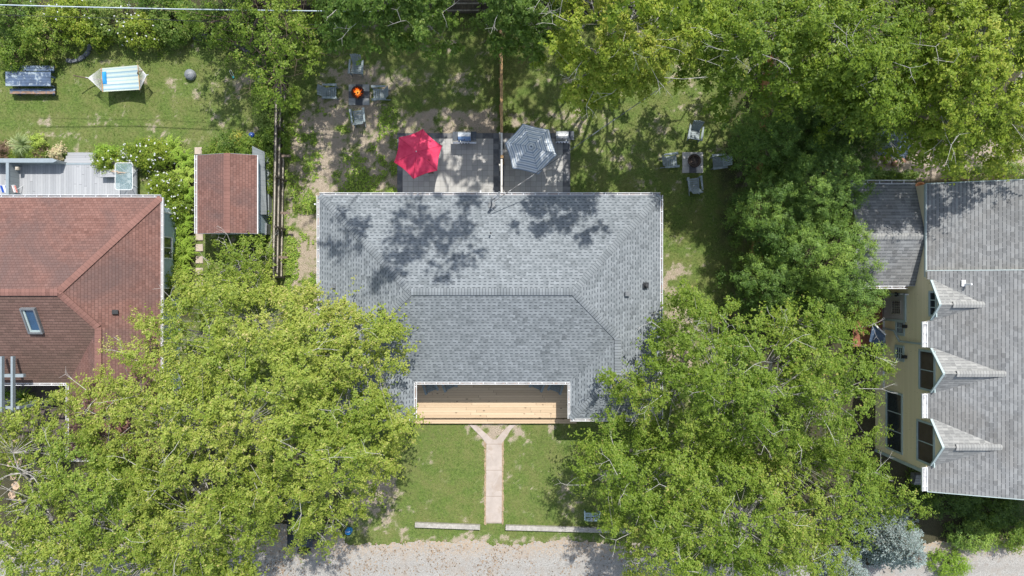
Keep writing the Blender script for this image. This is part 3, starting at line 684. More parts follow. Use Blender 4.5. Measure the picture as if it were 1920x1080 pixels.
# pergola
pg = empty('pergola', W(10, 715), label='blue grey timber pergola over the edge of the red roof by the lower left gutter', cat='pergola')
def loc(p, root): return Vector(p) - root.location
for px in (4, 24.5):
    mb = MB(); a = W(px, 668, 3.95); b = W(px, 772, 3.95); mb.beam(loc(a, pg), loc(b, pg), .105, .2); mb.build('rafter', M['greycap'], pg)
mb = MB(); a = W(-60, 704, 3.78); b = W(46, 704, 3.78); mb.beam(loc(a, pg), loc(b, pg), .16, .18); mb.build('cross_beam', M['greycap'], pg)
for px in (-50, 3, 24.5):
    mb = MB(); a = W(px, 768, 3.85); mb.beam(loc((a.x, a.y, 0), pg), loc(a, pg), .13, .13); mb.build('post', M['greycap'], pg)
mb = MB(); a = W(-60, 764, 3.7); b = W(38, 764, 3.7); mb.beam(loc(a, pg), loc(b, pg), .14, .16); mb.build('cross_beam', M['greycap'], pg)

# --- back deck of the red house
dkr = empty('garden_deck', (0, 0, 0), label='weathered grey garden deck with steps behind the red roofed house', cat='deck')
mb = MB(); zd = .4; mb.box2((WX(-20, zd), ey1 - .4, .28), (WX(256, zd), WY(306, zd), zd)); mb.build('deck_floor', M['deck_grey'], dkr)
mb = MB(); mb.box2((WX(118, zd), WY(309, zd), zd + .004), (WX(200, zd), WY(305.4, zd), zd + .02)); mb.build('edge_board', M['greycap'], dkr)
for k in range(3):
    mb = MB(); y0 = WY(305, zd) + k * .21 + .005; mb.box2((WX(119, zd) + .02 * k, y0, 0), (WX(232, zd), y0 + .205, .33 - k * .1)); mb.build('step', M['deck_greyx'], dkr)
# low wall round the deck
lw = empty('deck_wall', (0, 0, 0), label='low L shaped grey panelled wall with wide cap round the corner of the garden deck', cat='wall')
zt = 1.25
x0 = WX(13.5, zt); y1_ = WY(301, zt)
mb = MB(); mb.box2((x0 - 3, y1_ - .07, 0), (WX(105, zt), y1_ + .07, zt - .05)); mb.box2((x0 - .06, ey1 + .1, 0), (x0 + .06, y1_ - .075, zt - .05)); mb.build('panel', M['greywall'], lw)
mb = MB(); mb.prism([(x0 - 3, y1_ - .11), (WX(99, zt), y1_ - .11), (WX(106, zt), y1_ - .02), (WX(99, zt), y1_ + .12), (x0 - 3, y1_ + .12)][::1], zt - .045, zt)
mb.box2((x0 - .08, ey1 + .1, zt - .045), (x0 + .08, y1_ - .115, zt)); mb.build('wall_cap', M['greycap'], lw)
mb = MB(); mb.prism([(WX(105, .9), y1_ + .07), (WX(105, .9), y1_ - .07), (WX(119, .42), WY(308, .42))], .0, .62); mb.build('end_ramp', M['greywall'], lw)
mb = MB(); c = W(33, 316, .95); mb.box((c.x, c.y, c.z), (.2, .18, .12)); mb.build('wall_lamp', M['rail_pale'], lw, .01)
# folded beach chairs
bc = empty('folding_beach_chair', W(29, 357, .4), label='red, white and blue striped folding chair leaning in the deck corner', cat='chair')
mb = MB(); w, l = .42, .36
for k in range(6):
    u0 = -w + k * .15; mb.face([(u0, -l / 2, .45), (u0 + .13, -l / 2, .45), (u0 + .13, l / 2, .62), (u0, l / 2, .62)], [(0, .02 + k / 6.2), (0, .14 + k / 6.2), (1, .14 + k / 6.2), (1, .02 + k / 6.2)])
mb.build('webbing', M['beach'], bc)
mb = MB(); mb.tube([(-w, -.2, .0), (-w, -.18, .44), (-w, .2, .62), (w, .2, .62), (w, -.18, .44), (w, -.2, 0)], .014, 6); mb.tube([(-w, .26, 0), (-w, -.05, .55)], .014, 6); mb.tube([(w, .26, 0), (w, -.05, .55)], .014, 6); mb.build('frame', M['white'], bc)
# glass table
gt = empty('glass_table', W(247, 335, .4), label='rectangular glass topped table with a pale metal frame at the flowery end of the deck', cat='table')
hw, hl = .48, .74
def rrect(hw, hl, r, z, n=5):
    P = []
    for cx, cy, a0 in ((hw - r, hl - r, 0), (-hw + r, hl - r, 90), (-hw + r, -hl + r, 180), (hw - r, -hl + r, 270)):
        for k in range(n): a = R(a0 + 90 * k / (n - 1)); P.append(Vector((cx + r * math.cos(a), cy + r * math.sin(a), z)))
    return P
P = rrect(hw, hl, .12, .78); mb = MB(); mb.tube(P + [P[0], P[1]], .022, 6); mb.build('table_rim', M['rope'], gt)
g = G('table_glass'); g.b.inputs['Alpha'].default_value = .30; M['tglass'] = g.done((.25, .36, .38), .06, 0, .8)
mb = MB(); mb.prism([(p.x * .985, p.y * .985) for p in P], .765, .775); mb.build('glass_top', M['tglass'], gt)
for sx in (-1, 1):
    for sy in (-1, 1):
        mb = MB(); mb.tube([(sx * hw * .93, sy * hl * .95, .75), (sx * .09, sy * .30, .40), (sx * .09, sy * .26, .25), (sx * .33, sy * .5, .0)], .021, 6); mb.build('leg', M['rope'], gt)
mb = MB(); mb.box((0, 0, .25), (.2, .56, .03)); mb.build('stretcher', M['rope'], gt)
mb = MB(); mb.box((0, 0, .03), (1.0, .42, .06)); tag(mb.build('bench', M['deck_greyx']), 'weathered timber bench seat under the white roses beside the glass table', 'bench').location = W(205, 325, .8)
o = bpy.data.objects['bench']
for sx in (-.42, .42):
    mb = MB(); mb.box((sx, 0, -.2), (.06, .36, .4)); mb.build('leg', M['deck_greyx'], o)
mb = MB()
for k in range(9):
    a = random.uniform(-.5, .5); b = random.uniform(-.1, .1)
    mb.tube([(a - .28, b + random.uniform(-.1, .1), .04 + .03 * k), (a, b + random.uniform(-.06, .06), .08 + .03 * k), (a + .25, b + random.uniform(-.1, .1), .05 + .03 * k)], [.025, .05, .02], 6)
o = mb.build('driftwood', M['dog'], smooth=True); o.location = W(228, 324, 1.0); o.location.z = .98
o.scale = (.75, .8, .7); tag(o, 'heap of tan driftwood pieces on the weathered bench beside the glass table', 'driftwood')

# --- garden shed
sh = empty('garden_shed', (0, 0, 0), label='small shed with a red shingled gable roof and grey siding', cat='shed')
sx0, sx1, sxr = WX(370, 2.3), WX(482, 2.3), WX(425, 2.85); sy0, sy1 = WY(438, 2.3), WY(291, 2.3)
mb = MB(); roof_face(mb, [(sx0, sy0, 2.3), (sx0, sy1, 2.3), (sxr, sy1, 2.85), (sxr, sy0, 2.85)], (1, 0)); roof_face(mb, [(sx1, sy0, 2.3), (sx1, sy1, 2.3), (sxr, sy1, 2.85), (sxr, sy0, 2.85)], (-1, 0))
srf = mb.build('roof', M['roof_red'], sh); mb = MB(); cap_strip(mb, (sxr, sy0 - .01, 2.85), (sxr, sy1 + .01, 2.85), .17, .02, .05); mb.build('ridge_cap', M['cap_red'], srf)
mb = MB(); a = (sx0, sy0, 2.2); 
for y in (sy0, sy1): mb.beam((sx0, y, 2.23), (sxr, y, 2.77), .03, .13); mb.beam((sxr, y, 2.77), (sx1, y, 2.23), .03, .13)
mb.beam((sx0, sy0, 2.22), (sx0, sy1, 2.22), .03, .12); mb.beam((sx1, sy0, 2.22), (sx1, sy1, 2.22), .03, .12); mb.build('fascia', M['greycap'], sh)
mb = MB(); i = .12
mb.box2((sx0 + i, sy0 + i, 0), (sx1 - i, sy1 - i, 2.2)); mb.build('wall', M['wall_lblue'], sh)
gutter(sh, (sx0 - .002, sy0), (sx0 - .002, sy1), 2.3, (-1, 0)); 
mb = MB(); mb.beam((sx1 + .03, sy0, 2.28), (sx1 + .03, sy1, 2.28), .05, .05); mb.build('drip_edge', M['white'], sh)
door(sh, (sxr, sy0 + i, 0), .9, 1.9, 'x', -1, M['greycap'])

# stepping stones
k = 0
words = ['square stepping stone peeking out behind the shed, farthest up the picture', 'square stepping stone half under the shed eave', 'second square stepping stone below the shed', 'third square stepping stone below the shed', 'fourth square stepping stone below the shed', 'lowest square stepping stone, touching the big tree']
for (px, py) in ((372, 283), (374, 444), (374, 464.5), (374, 487), (374, 509), (374, 531)):
    mb = MB(); mb.box((0, 0, .0), (.41, .41, .09)); o = mb.build('stepping_stone', M['stone_step'], None, .015); o.location = W(px, py, .04); o.rotation_euler.z = random.uniform(-.03, .03)
    tag(o, words[k], 'stepping stone', 'stepping stones beside the shed'); k += 1

# things between shed and fence
mb = MB(); a = W(500, 372); b = W(495, 432); mb.beam((a.x, a.y, .55), (b.x, b.y, .5), .16, .04); mb.beam((a.x + .12, a.y + .1, .4), (b.x + .2, b.y + .6, .4), .05, .05)
o = mb.build('white_plank', M['vinyl']); tag(o, 'chipped white plank lying along the shed wall', 'plank')
mb = MB(); a = W(495.5, 337, .5); b = W(494, 357, .5); mb.tube([a, b], .085, 10); tag(mb.build('clay_pipe', M['terracotta'], smooth=True), 'orange clay drain pipe lying beside the shed', 'pipe')
mb = MB(); c = W(500, 431, .0); mb.prism([(-.22, -.3), (.22, -.3), (.25, .28), (-.25, .28)], 0, .72); o = mb.build('storage_bin', M['bin'], None, .03); o.location = c
mb = MB(); mb.prism([(-.27, -.34), (.27, -.34), (.29, .31), (-.29, .31)], .722, .78); mb.box((0, -.36, .75), (.3, .05, .04)); mb.build('lid', M['bin'], o, .02); tag(o, 'grey lidded plastic bin at the foot of the rail fence by the shed', 'bin')
mb = MB(); c = W(489, 312, 1.4); mb.face([(c.x - .25, c.y + 1.0, 2.0), (c.x + .2, c.y + .8, 1.4), (c.x + .22, c.y - 2.6, 1.1), (c.x - .2, c.y - 2.7, 2.0)]); mb.prism([(c.x - .25, c.y - 2.7), (c.x + .12, c.y - 2.6), (c.x + .12, c.y + .8), (c.x - .25, c.y + 1.0)], .0, .5)
tag(mb.build('lean_to_panel', M['greywall']), 'grey board panel leaning on the shed wall facing the fence', 'panel')

# ------------------------------------------------------------ fences
def fence(root, a, b, h, n_post, mats, rails=(), board=True, board_t=.02, post_w=.1, rail_side=1, rail_w=.05, name_board='board_panel', top_cap=None, over=.0):
    a = Vector((*a, 0)); b = Vector((*b, 0)); d = (b - a).normalized(); n = Vector((-d.y, d.x, 0)) * rail_side; L = (b - a).length
    if board:
        mb = MB(); k = 0; bw = .14
        while k < L - .02:
            e = min(k + bw - .012, L); hh = h + random.uniform(-.015, .015)
            mb.beam(a + d * k + Vector((0, 0, 0)) + Vector((0, 0, hh / 2)), a + d * e + Vector((0, 0, hh / 2)), board_t, hh); k += bw
        mb.build(name_board, mats[0], root)
    for z in rails:
        mb = MB(); o = n * (board_t / 2 + rail_w / 2 + .004); mb.beam(a + o + Vector((0, 0, z)), b + o + Vector((0, 0, z + random.uniform(-.02, .02))), rail_w, .09); mb.build('rail', mats[1], root)
    for k in range(n_post):
        c = a + d * (L * k / max(1, n_post - 1)) + n * (board_t / 2 + rail_w + post_w / 2 + .008); mb = MB(); mb.box((c.x, c.y, (h + over) / 2), (post_w, post_w, h + over), rz=math.atan2(d.y, d.x)); mb.build('post', mats[2], root)
    if top_cap:
        mb = MB(); mb.beam(a + Vector((0, 0, h + .035)), b + Vector((0, 0, h + .035)), top_cap, .03); mb.build('cap_rail', mats[1], root)
cf = empty('board_fence', (0, 0, 0), label='tall tan wooden fence dividing the back yard, running from the trees to the white panel', cat='fence')
fence(cf, (-.60, WY(20)), (-.56, WY(262)), 1.8, 6, (M['wood_tan'], M['wood_tan'], M['wood_tan']), rails=(.3, 1.0, 1.6), top_cap=.15, rail_side=-1, post_w=.07)
vf = empty('vinyl_fence', (0, 0, 0), label='narrow white privacy fence between the two halves of the paved patio', cat='fence')
fence(vf, (-.56, WY(263.5)), (-.56, 4.95), 1.9, 3, (M['vinyl'], M['vinyl'], M['vinyl']), rails=(), top_cap=.10, rail_side=-1, post_w=.08)
mb = MB(); c = W(942, 294, 1.95); mb.box((c.x - .02, c.y, 1.0), (.16, .16, 2.06)); mb.build('gate_post', M['wood_tan'], vf)
lf = empty('rail_fence', (0, 0, 0), label='old dark board fence with pale rails beside the garden shed', cat='fence')
fence(lf, (WX(536), WY(160)), (WX(530), WY(520)), 1.75, 5, (M['wood_dark'], M['rail_pale'], M['wood_dark']), rails=(.35, 1.0, 1.62), rail_side=1, rail_w=.06)
for (p, q) in (((521, 399), (537, 403)), ((517, 482), (536, 484)), ((523, 292), (545, 298))):
    mb = MB(); a = W(*p, 1.9); b = W(*q, .9); a.z = 1.82; b.z = 1.05; mb.beam((a.x + .12, a.y, 1.82), (a.x + .6, b.y, 1.78), .13, .05); mb.build('cross_arm', M['bark_brown'], lf)
tf = empty('back_fence', (0, 0, 0), label='dark weathered board fence along the top of the picture', cat='fence')
fence(tf, (WX(560), WY(27)), (WX(1500), WY(20)), 1.8, 12, (M['wood_dark'], M['rail_pale'], M['wood_dark']), rails=(.5, 1.45), rail_side=-1)
rf = empty('cedar_fence', (0, 0, 0), label='orange brown board fence half hidden under the dark junipers', cat='fence')
fence(rf, (WX(1437), WY(-40)), (WX(1404), WY(560)), 1.8, 8, (M['wood_brown'], M['wood_brown'], M['wood_brown']), rails=(.4, 1.5), rail_side=-1)

# ------------------------------------------------------------ yellow house on the right
yh = empty('yellow_house', (0, 0, 0), label='two storey yellow clapboard house with taupe roof and three gablets on the right', cat='house')
xw = 20.65; ze3 = 5.25; s3 = .34; yb = WY(893, 5.2); ym = WY(508, ze3); yt = WY(344, 4.9)
xe = 20.42; xr = 27.0
mb = MB()
for (ya, yc, zz) in ((yb, ym, ze3), (ym + .004, yt, 4.85)):
    za = zz
    # west wall with bottom and gable ends
    mb.face([(xw, ya, 0), (xw, yc, 0), (xw, yc, za), (xw, ya, za)])
    for yy in (ya, yc): mb.face([(xw, yy, 0), (33, yy, 0), (33, yy, za), (xr, yy, za + s3 * (xr - xe) - .1), (xw, yy, za)])
wl_ = mb.build('wall', M['wall_yellow'], yh)
# corner boards
mb = MB(); mb.box((xw - .015, yb + .06, 2.6), (.05, .16, 5.2)); mb.build('corner_board', M['trim_blue'], yh)
mb = MB()
y0r = WY(921, ze3)
GB = [(524, 601, 571), (652, 737, 701), (785, 874, 839)]; zr_ = ze3 + s3 * (xr - xe); xc = xw; zc_ = ze3 + s3 * (xc - xe); zg = ze3 + .03
eav = [(xe, y0r, ze3)]
for (p0, p1, _) in GB[::-1]: eav += [(xe, WY(p1, zg), ze3), (xc, WY(p1, zg), zc_), (xc, WY(p0, zg), zc_), (xe, WY(p0, zg), ze3)]
xs = [y0r] + [q[1] for q in eav[1:]] + [ym]
roof_face(mb, [(xc, y0r, zc_), (xc, ym, zc_), (xr, ym, zr_), (xr, y0r, zr_)], (1, 0))
ys_ = [y0r]
for (p0, p1, _) in GB[::-1]: ys_ += [WY(p1, zg), WY(p0, zg)]
ys_.append(ym)
for q0, q1 in zip(ys_[::2], ys_[1::2]): roof_face(mb, [(xe, q0, ze3), (xe, q1, ze3), (xc, q1, zc_), (xc, q0, zc_)], (1, 0))
roof_face(mb, [(34, y0r, ze3), (34, ym, ze3), (xr, ym, ze3 + s3 * (xr - xe)), (xr, y0r, ze3 + s3 * (xr - xe))], (-1, 0))
zn = 4.9; xn = WX(1737, zn)
yn0 = WY(519, zn)
roof_face(mb, [(xn, yn0, zn), (xn, WY(345, zn), zn), (xr, WY(345, zn), zn + s3 * (xr - xn)), (xr, yn0, zn + s3 * (xr - xn))], (1, 0))
roof_face(mb, [(34, yn0, zn), (34, WY(345, zn), zn), (xr, WY(345, zn), zn + s3 * (xr - xn)), (xr, yn0, zn + s3 * (xr - xn))], (-1, 0))
yr = mb.build('roof', M['roof_taupe'], yh)
mb = MB()
zr3 = ze3 + s3 * (xr - xe)
mb.beam((xe, ym + .02, ze3 - .07), (xr, ym + .02, zr3 - .07), .035, .16); mb.build('rake_board', M['trim_blue'], yr); mb = MB(); mb.beam((xe, y0r - .02, ze3 - .07), (xr, y0r - .02, zr3 - .07), .035, .18); mb.build('rake_board', M['trim_blue'], yr); mb = MB()
mb.beam((xn, yn0 - .02, zn - .08), (xe + .5, yn0 - .02, zn + s3 * .4 - .08), .035, .16); mb.beam((xn, WY(345, zn) + .02, zn - .07), (xr, WY(345, zn) + .02, zn + s3 * (xr - xn) - .07), .035, .16)
mb.beam((xn - .02, yn0, zn - .06), (xn - .02, WY(345, zn), zn - .06), .035, .14); mb.build('rake_board', M['trim_blue'], yr)
mb = MB()
for q0, q1 in zip(ys_[::2], ys_[1::2]): mb.box2((xe, q0 + .02, ze3 - .14), (xw, q1 - .02, ze3 - .12))
mb.box2((xn, yn0 + .02, zn - .14), (xw, WY(345, zn) - .02, zn - .12)); mb.build('soffit', M['wall_yellow'], yh)
# gablets over the upper windows
def gablet(py0, py1, ptip, ztip, name='gablet'):
    xf = xw - .025; zb = ze3 + s3 * (xf - xe) + .012; ya = WY(py0, zb); yc = WY(py1, zb); ymid = WY(ptip, ztip)
    xend = xe + (ztip - ze3) / s3 + .02
    L = (xf, yc, zb); Rr = (xf, ya, zb); T = (xf, ymid, ztip); E_ = (xend, ymid, ztip)
    mb = MB(); roof_face(mb, [Rr, T, E_], (0, -1)); roof_face(mb, [L, T, E_], (0, 1))
    gb = mb.build(name, M['cap_taupe'] if 0 else M['gab'], yr)
    mb = MB(); cap_strip(mb, (xf + .55, ymid, ztip), (xend, ymid, ztip), .15, .035, .05); mb.build('ridge_cap', M['cap_taupe'], gb)
    mb = MB(); mb.beam((xf - .06, ya - .03, zb - .03), (xf - .06, ymid, ztip - .01), .11, .07); mb.beam((xf - .06, yc + .03, zb - .03), (xf - .06, ymid, ztip - .01), .11, .07); mb.build('barge_board', M['trim_blue'], gb)
    mb = MB(); mb.face([(xw - .004, ya, ze3 - .1), (xw - .004, yc, ze3 - .1), (xw - .004, yc, zb - .02), (xw - .004, ymid, ztip - .03), (xw - .004, ya, zb - .02)]); mb.build('gable_wall', M['wall_yellow'], gb)
M['gab'] = shingle('pale_taupe_shingle', (.20, .205, .20), (.285, .287, .275), (.12, .12, .125), tab=.25, row=.16, hf=.8, lt=.2)
gablet(524, 601, 571, 6.02); gablet(652, 737, 701, 6.3); gablet(785, 874, 839, 6.25)
for (a, b) in ((603, 651), (738, 784), (876, 921)):
    gutter(yh, (xe, WY(b, ze3)), (xe, WY(a, ze3)), ze3, (-1, 0), w=.28, step=.9, tm='rail_white')
def yw(px0, px1, py0, py1, nx=1, ny=1, glass='glass', fw=.1, frame=None, nm='window'):
    z0 = H - xw * 1280 / (px0 - 960); z1 = H - xw * 1280 / (px1 - 960); zm = (z0 + z1) / 2
    ya = WY(py0, zm); yb_ = WY(py1, zm)
    return window(yh, (xw - .002, (ya + yb_) / 2, zm), abs(ya - yb_), z1 - z0, 'y', -1, nx, ny, frame or M['trim_blue'], M[glass], fw, fname=nm)
yw(1745, 1755, 549, 590, 3, 1); yw(1726, 1752, 660, 729, 2, 1, 'glass_red'); yw(1722, 1751, 794, 866, 2, 1, 'glass_red')
yw(1664, 1691, 738, 843, 3, 1); yw(1683, 1694, 605, 624, 2, 3, fw=.14); yw(1682, 1693, 652, 672, 2, 3, fw=.14)
mb = MB(); z1 = H - xw * 1280 / (1697 - 960); yc = WY(576, 2); mb.box((xw - .035, yc, (.9 + z1) / 2), (.05, 1.25, z1 - .9)); dr = mb.build('door', flat('pale_lilac_door', (.36, .34, .34), .5, .06, 4), yh)
window(dr, (xw - .06, yc, 2.25), .66, .75, 'y', -1, 5, 4, M['rail_pale'], M['glass'], .04)
mb = MB(); mb.box((xw - .04, yc - .7, (.9 + z1) / 2), (.07, .12, z1 - .85)); mb.box((xw - .04, yc + .7, (.9 + z1) / 2), (.07, .12, z1 - .85)); mb.box((xw - .04, yc, z1 + .07), (.075, 1.52, .12)); mb.build('door_frame', M['trim_blue'], yh)
mb = MB(); mb.box((xw - .03, -2.0, .92), (.06, 7.0, .1)); mb.build('base_trim', M['white'], yh)
for py in (612, 669):
    z = 3.05; mb = MB(); mb.box((xw - .1, WY(py, z), z), (.17, .17, .22)); mb.box((xw - .1, WY(py, z), z + .13), (.12, .12, .05)); mb.build('wall_lantern', M['black'], yh, .01)
for (py, z) in ((527, 3.4), (533, 3.4), (552, 3.2)):
    mb = MB(); y = WY(py, z); mb.tube([(xw, y, z), (xw - .14, y, z), (xw - .2, y + .02, z - .12), (xw - .2, y + .02, z - .3)], .05, 8); mb.build('vent_hood', M['white'], yh, smooth=True)
mb = MB(); y = WY(552, 2.2); mb.box((xw - .06, y, 2.4), (.1, .16, .12)); mb.box((xw - .16, y - .06, 2.36), (.1, .1, .1)); mb.box((xw - .16, y + .08, 2.36), (.1, .1, .1)); mb.build('flood_light', M['metal_dk'], yh, .01)
mb = MB(); y = WY(645, 4.6); mb.tube([(xe - .1, WY(648, 5.2), 5.15), (xw - .06, WY(646, 4.9), 4.85), (xw - .06, WY(640, 2.6), 2.5), (xw - .06, WY(620, 2.0), 2.0), (xw - .06, WY(616, 1.4), .9)], .05, 6); mb.build('downspout', M['trim_blue'], yh)
# plumbing vent on the main roof
z = ze3 + s3 * 1.35; c = W(1807, 533, z); mb = MB(); mb.box(c + Vector((-.05, .05, .05)), (.17, .3, .1), ry=-.3); mb.tube([c, c + Vector((.05, 0, .5))], .05, 8); mb.build('vent_pipe', M['white'], yr, smooth=True)
# lower side roof toward the junipers
zl, zlr = 3.85, 4.75; xl0, xl1 = WX(1597, 4.0), xw - .01; yl0, yl1, ylr = WY(536, zl), WY(345, zl), WY(443, zlr)
mb = MB(); roof_face(mb, [(xl0, yl1, zl), (xl1, yl1, zl), (xl1, ylr, zlr), (xl0, ylr, zlr)], (0, -1)); roof_face(mb, [(xl0, yl0, zl), (xl1, yl0, zl), (xl1, ylr, zlr), (xl0, ylr, zlr)], (0, 1))
lr = mb.build('side_roof', M['roof_taupe'], yh); mb = MB(); cap_strip(mb, (xl0, ylr, zlr), (xl1 - .02, ylr, zlr), .16, .03, .06); mb.build('ridge_cap', M['cap_taupe'], lr)
mb = MB(); mb.beam((xl0, yl0, zl - .07), (xl1, yl0, zl - .07), .03, .13); mb.beam((xl0, yl1, zl - .07), (xl1, yl1, zl - .07), .03, .13); mb.beam((xl0, yl0, zl - .07), (xl0, ylr, zlr - .07), .03, .13); mb.beam((xl0, yl1, zl - .07), (xl0, ylr, zlr - .07), .03, .13); mb.build('fascia', M['white'], lr)
gutter(yh, (xl0, yl1), (xl1, yl1), zl, (0, 1), w=.2); gutter(yh, (xl0, yl0), (xl1 - .4, yl0), zl, (0, -1), w=.15)
mb = MB(); mb.face([(xl0 + .3, yl0 + .3, 0), (xl0 + .3, yl1 - .3, 0), (xl0 + .3, yl1 - .3, zl), (xl0 + .3, yl0 + .3, zl)]); mb.face([(xl0 + .3, yl0 + .3, 0), (xl1, yl0 + .3, 0), (xl1, yl0 + .3, zl), (xl0 + .3, yl0 + .3, zl)]); mb.face([(xl0 + .3, yl1 - .3, 0), (xl1, yl1 - .3, 0), (xl1, yl1 - .3, zl), (xl0 + .3, yl1 - .3, zl)]); mb.build('side_wall', M['wall_yellow'], yh)
# side deck, little back roof
mb = MB(); mb.box2((WX(1600, .9), WY(650, .9), .75), (xw - .002, yl0 + .28, .87)); mb.build('side_deck', boards('red_brown_deck', (.20, .085, .05), (.27, .12, .07), .14, 0, False, (.03, .02, .01), 4), yh)
mb = MB(); c = W(1716, 897, 4.0); roof_face(mb, [(c.x - .0, c.y - .35, 3.9), (c.x + .6, c.y - .35, 3.9), (c.x + .6, c.y + .2, 4.1), (c.x, c.y + .2, 4.1)], (0, 1)); mb.box2((c.x, c.y - .34, 3.6), (c.x + .6, c.y + .2, 3.88)); mb.build('bay_roof', M['roof_taupe'], yh)
ca = empty('stair_canopy', (0, 0, 0), label='navy canopy with a white edge beside the brown deck of the yellow house', cat='awning')
mb = MB(); a = W(1637, 606, 1.9); b = W(1660, 628, 1.9); c = W(1661, 655, 1.5); d = W(1630, 640, 1.5); mb.face([a, b, c, d]); mb.face([p + Vector((0, 0, -.03)) for p in (a, b, c, d)][::-1]); mb.build('canopy_cloth', M['bluepaint'], ca)
mb = MB(); mb.beam(a + Vector((0, 0, .04)), b + Vector((0, 0, .04)), .07, .05); mb.build('edge_bar', M['white'], ca)
for p in (a, b):
    mb = MB(); mb.beam((p.x, p.y, 0), (p.x, p.y, p.z), .05, .05); mb.build('post', M['white'], ca)

# pond, boulders and paving stones behind the yellow house
def blob(c, rx, ry, n=22, j=.15, seed=0):
    r = random.Random(seed); return [(c.x + math.cos(2 * math.pi * k / n) * rx * (1 + r.uniform(-j, j)), c.y + math.sin(2 * math.pi * k / n) * ry * (1 + r.uniform(-j, j))) for k in range(n)]
mb = MB(); mb.face([(x, y, .06) for x, y in blob(W(1672, 272), 1.05, .95, seed=2)])
g = G('pond_surface'); g.bump(g.noise(14, 3, .5, g.pos()), .25, .02); M['pond'] = g.done(g.mix(g.ramp(g.noise(3, 5, .7, g.pos(), 2.5), [(.42, (0, 0, 0)), (.55, (1, 1, 1))]), (.008, .012, .014), (.10, .14, .19)), .12, 0, .6)
tag(mb.build('pond_water', M['pond']), kind='structure')
def rock(name, c, r, seed, mat, flatz=.6, **k):
    rr = random.Random(seed); mb = MB(); n, m = 9, 5; ring = []
    for j in range(m + 1):
        t = math.pi * j / m; ring.append([Vector((math.sin(t) * math.cos(2 * math.pi * i / n) * r * (1 + rr.uniform(-.14, .14)), math.sin(t) * math.sin(2 * math.pi * i / n) * r * (.8 + rr.uniform(-.12, .12)), math.cos(t) * r * flatz)) for i in range(n)])
    for a, b in zip(ring, ring[1:]):
        for i in range(n): mb.face([a[i], b[i], b[(i + 1) % n], a[(i + 1) % n]])
    o = mb.build(name, mat); o.location = c; o.rotation_euler.z = rr.uniform(0, 6); tag(o, **k); return o
rk = [(1620, 302), (1628, 300), (1637, 301), (1646, 299), (1648, 305), (1659, 297), (1665, 304), (1674, 299), (1678, 306), (1684, 303), (1692, 307), (1694, 301), (1705, 294), (1617, 308), (1667, 297)]
rm2 = [M['rocks'], flat('pale_boulder', (.40, .36, .30), .9, .2, 6), flat('reddish_boulder', (.33, .19, .14), .9, .25, 6)]
for k, (a, b) in enumerate(rk):
    rock('boulder', W(a, b, .1), random.uniform(.13, .2), k, rm2[k % 3], .6, label='rounded tan boulder in the row edging the small pond', cat='boulder', group='boulders edging the pond')
for k, (a, b, lb) in enumerate(((1643, 323, 'pale trapezoid paving slab beside the clipped hedge'), (1664, 324, 'pale rounded paving slab at the right end of the clipped hedge'))):
    mb = MB(); c = W(a, b); mb.prism(blob(c, .30, .15 + .04 * k, 7, .12, k + 4), -.02, .06); tag(mb.build('paving_slab', M['stone_step']), lb, 'paving slab')
mb = MB(); c = W(1722, 352, .25); mb.lathe(c, [(.0, -.2), (.2, -.2), (.3, .15), (.31, .2), (.26, .2), (.2, .05), (0, .0)], 18); tag(mb.build('terracotta_bowl', M['terracotta'], smooth=True), 'wide terracotta bowl between the two roofs of the yellow house', 'planter')

# ------------------------------------------------------------ garden furniture
def adirondack():
    """origin at the ground, facing -y (the seat front towards -y)"""
    root = empty('adirondack_chair', (0, 0, 0)); m = M['slate']
    mb = MB()
    for k in range(5): mb.box((0, -.30 + k * .115, .36 - k * .03), (.54, .1, .022), rx=-.26)
    mb.build('seat', m, root)
    mb = MB()
    for k in range(5):
        u = (k - 2) * .112; L = .80 - abs(k - 2) * .03; a = Vector((u * .92, .22, .24)); b = Vector((u * 1.12, .22 + L * .46, .24 + L * .88)); mb.beam(a, b, .10, .02)
    mb.beam((-.27, .40, .52), (.27, .40, .52), .06, .03); mb.beam((-.27, .53, .80), (.27, .53, .80), .05, .03); mb.build('backrest', m, root)
    for s_ in (-1, 1):
        mb = MB(); mb.prism([(s_ * .30, -.42), (s_ * .435, -.42), (s_ * .40, .38), (s_ * .31, .38)] if s_ > 0 else [(s_ * .30, .38 - .8), (s_ * .31, .38), (s_ * .40, .38), (s_ * .435, -.42)], .565, .59); mb.build('armrest', m, root)
        mb = MB(); mb.beam((s_ * .315, -.36, 0), (s_ * .315, -.36, .563), .03, .10); mb.build('leg', m, root)
        mb = MB(); mb.beam((s_ * .285, -.36, .33), (s_ * .285, .55, .02), .026, .13); mb.build('leg', m, root)
    return root
def copy_tree(o, parent=None):
    c = o.copy(); COL.objects.link(c)
    if parent is not None: c.parent = parent
    for ch in list(o.children): copy_tree(ch, c)
    return c
chair = adirondack(); first = True
specs = [
 (669, 127, 0, 'slate adirondack chair above the burning fire pit, back to the trees'),
 (619, 173, 90, 'slate adirondack chair on the left of the burning fire pit'),
 (712, 176, -88, 'slate adirondack chair on the right of the burning fire pit'),
 (672, 219, 181, 'slate adirondack chair below the burning fire pit, front to the flames'),
 (1303, 250, -5, 'slate adirondack chair above the unlit fire pit'),
 (1257, 302, 92, 'slate adirondack chair between the unlit fire pit and the grey house side'),
 (1348, 304, -88, 'slate adirondack chair on the side of the unlit fire pit nearest the junipers'),
 (1302, 346, 183, 'slate adirondack chair below the unlit fire pit')]
for (px, py, a, lb) in specs:
    c = chair if first else copy_tree(chair); first = False
    c.location = W(px, py, .35); c.location.z = .01; c.rotation_euler.z = R(a + random.uniform(-7, 7))
    tag(c, lb, 'chair', 'slate chairs around the two fire pits')
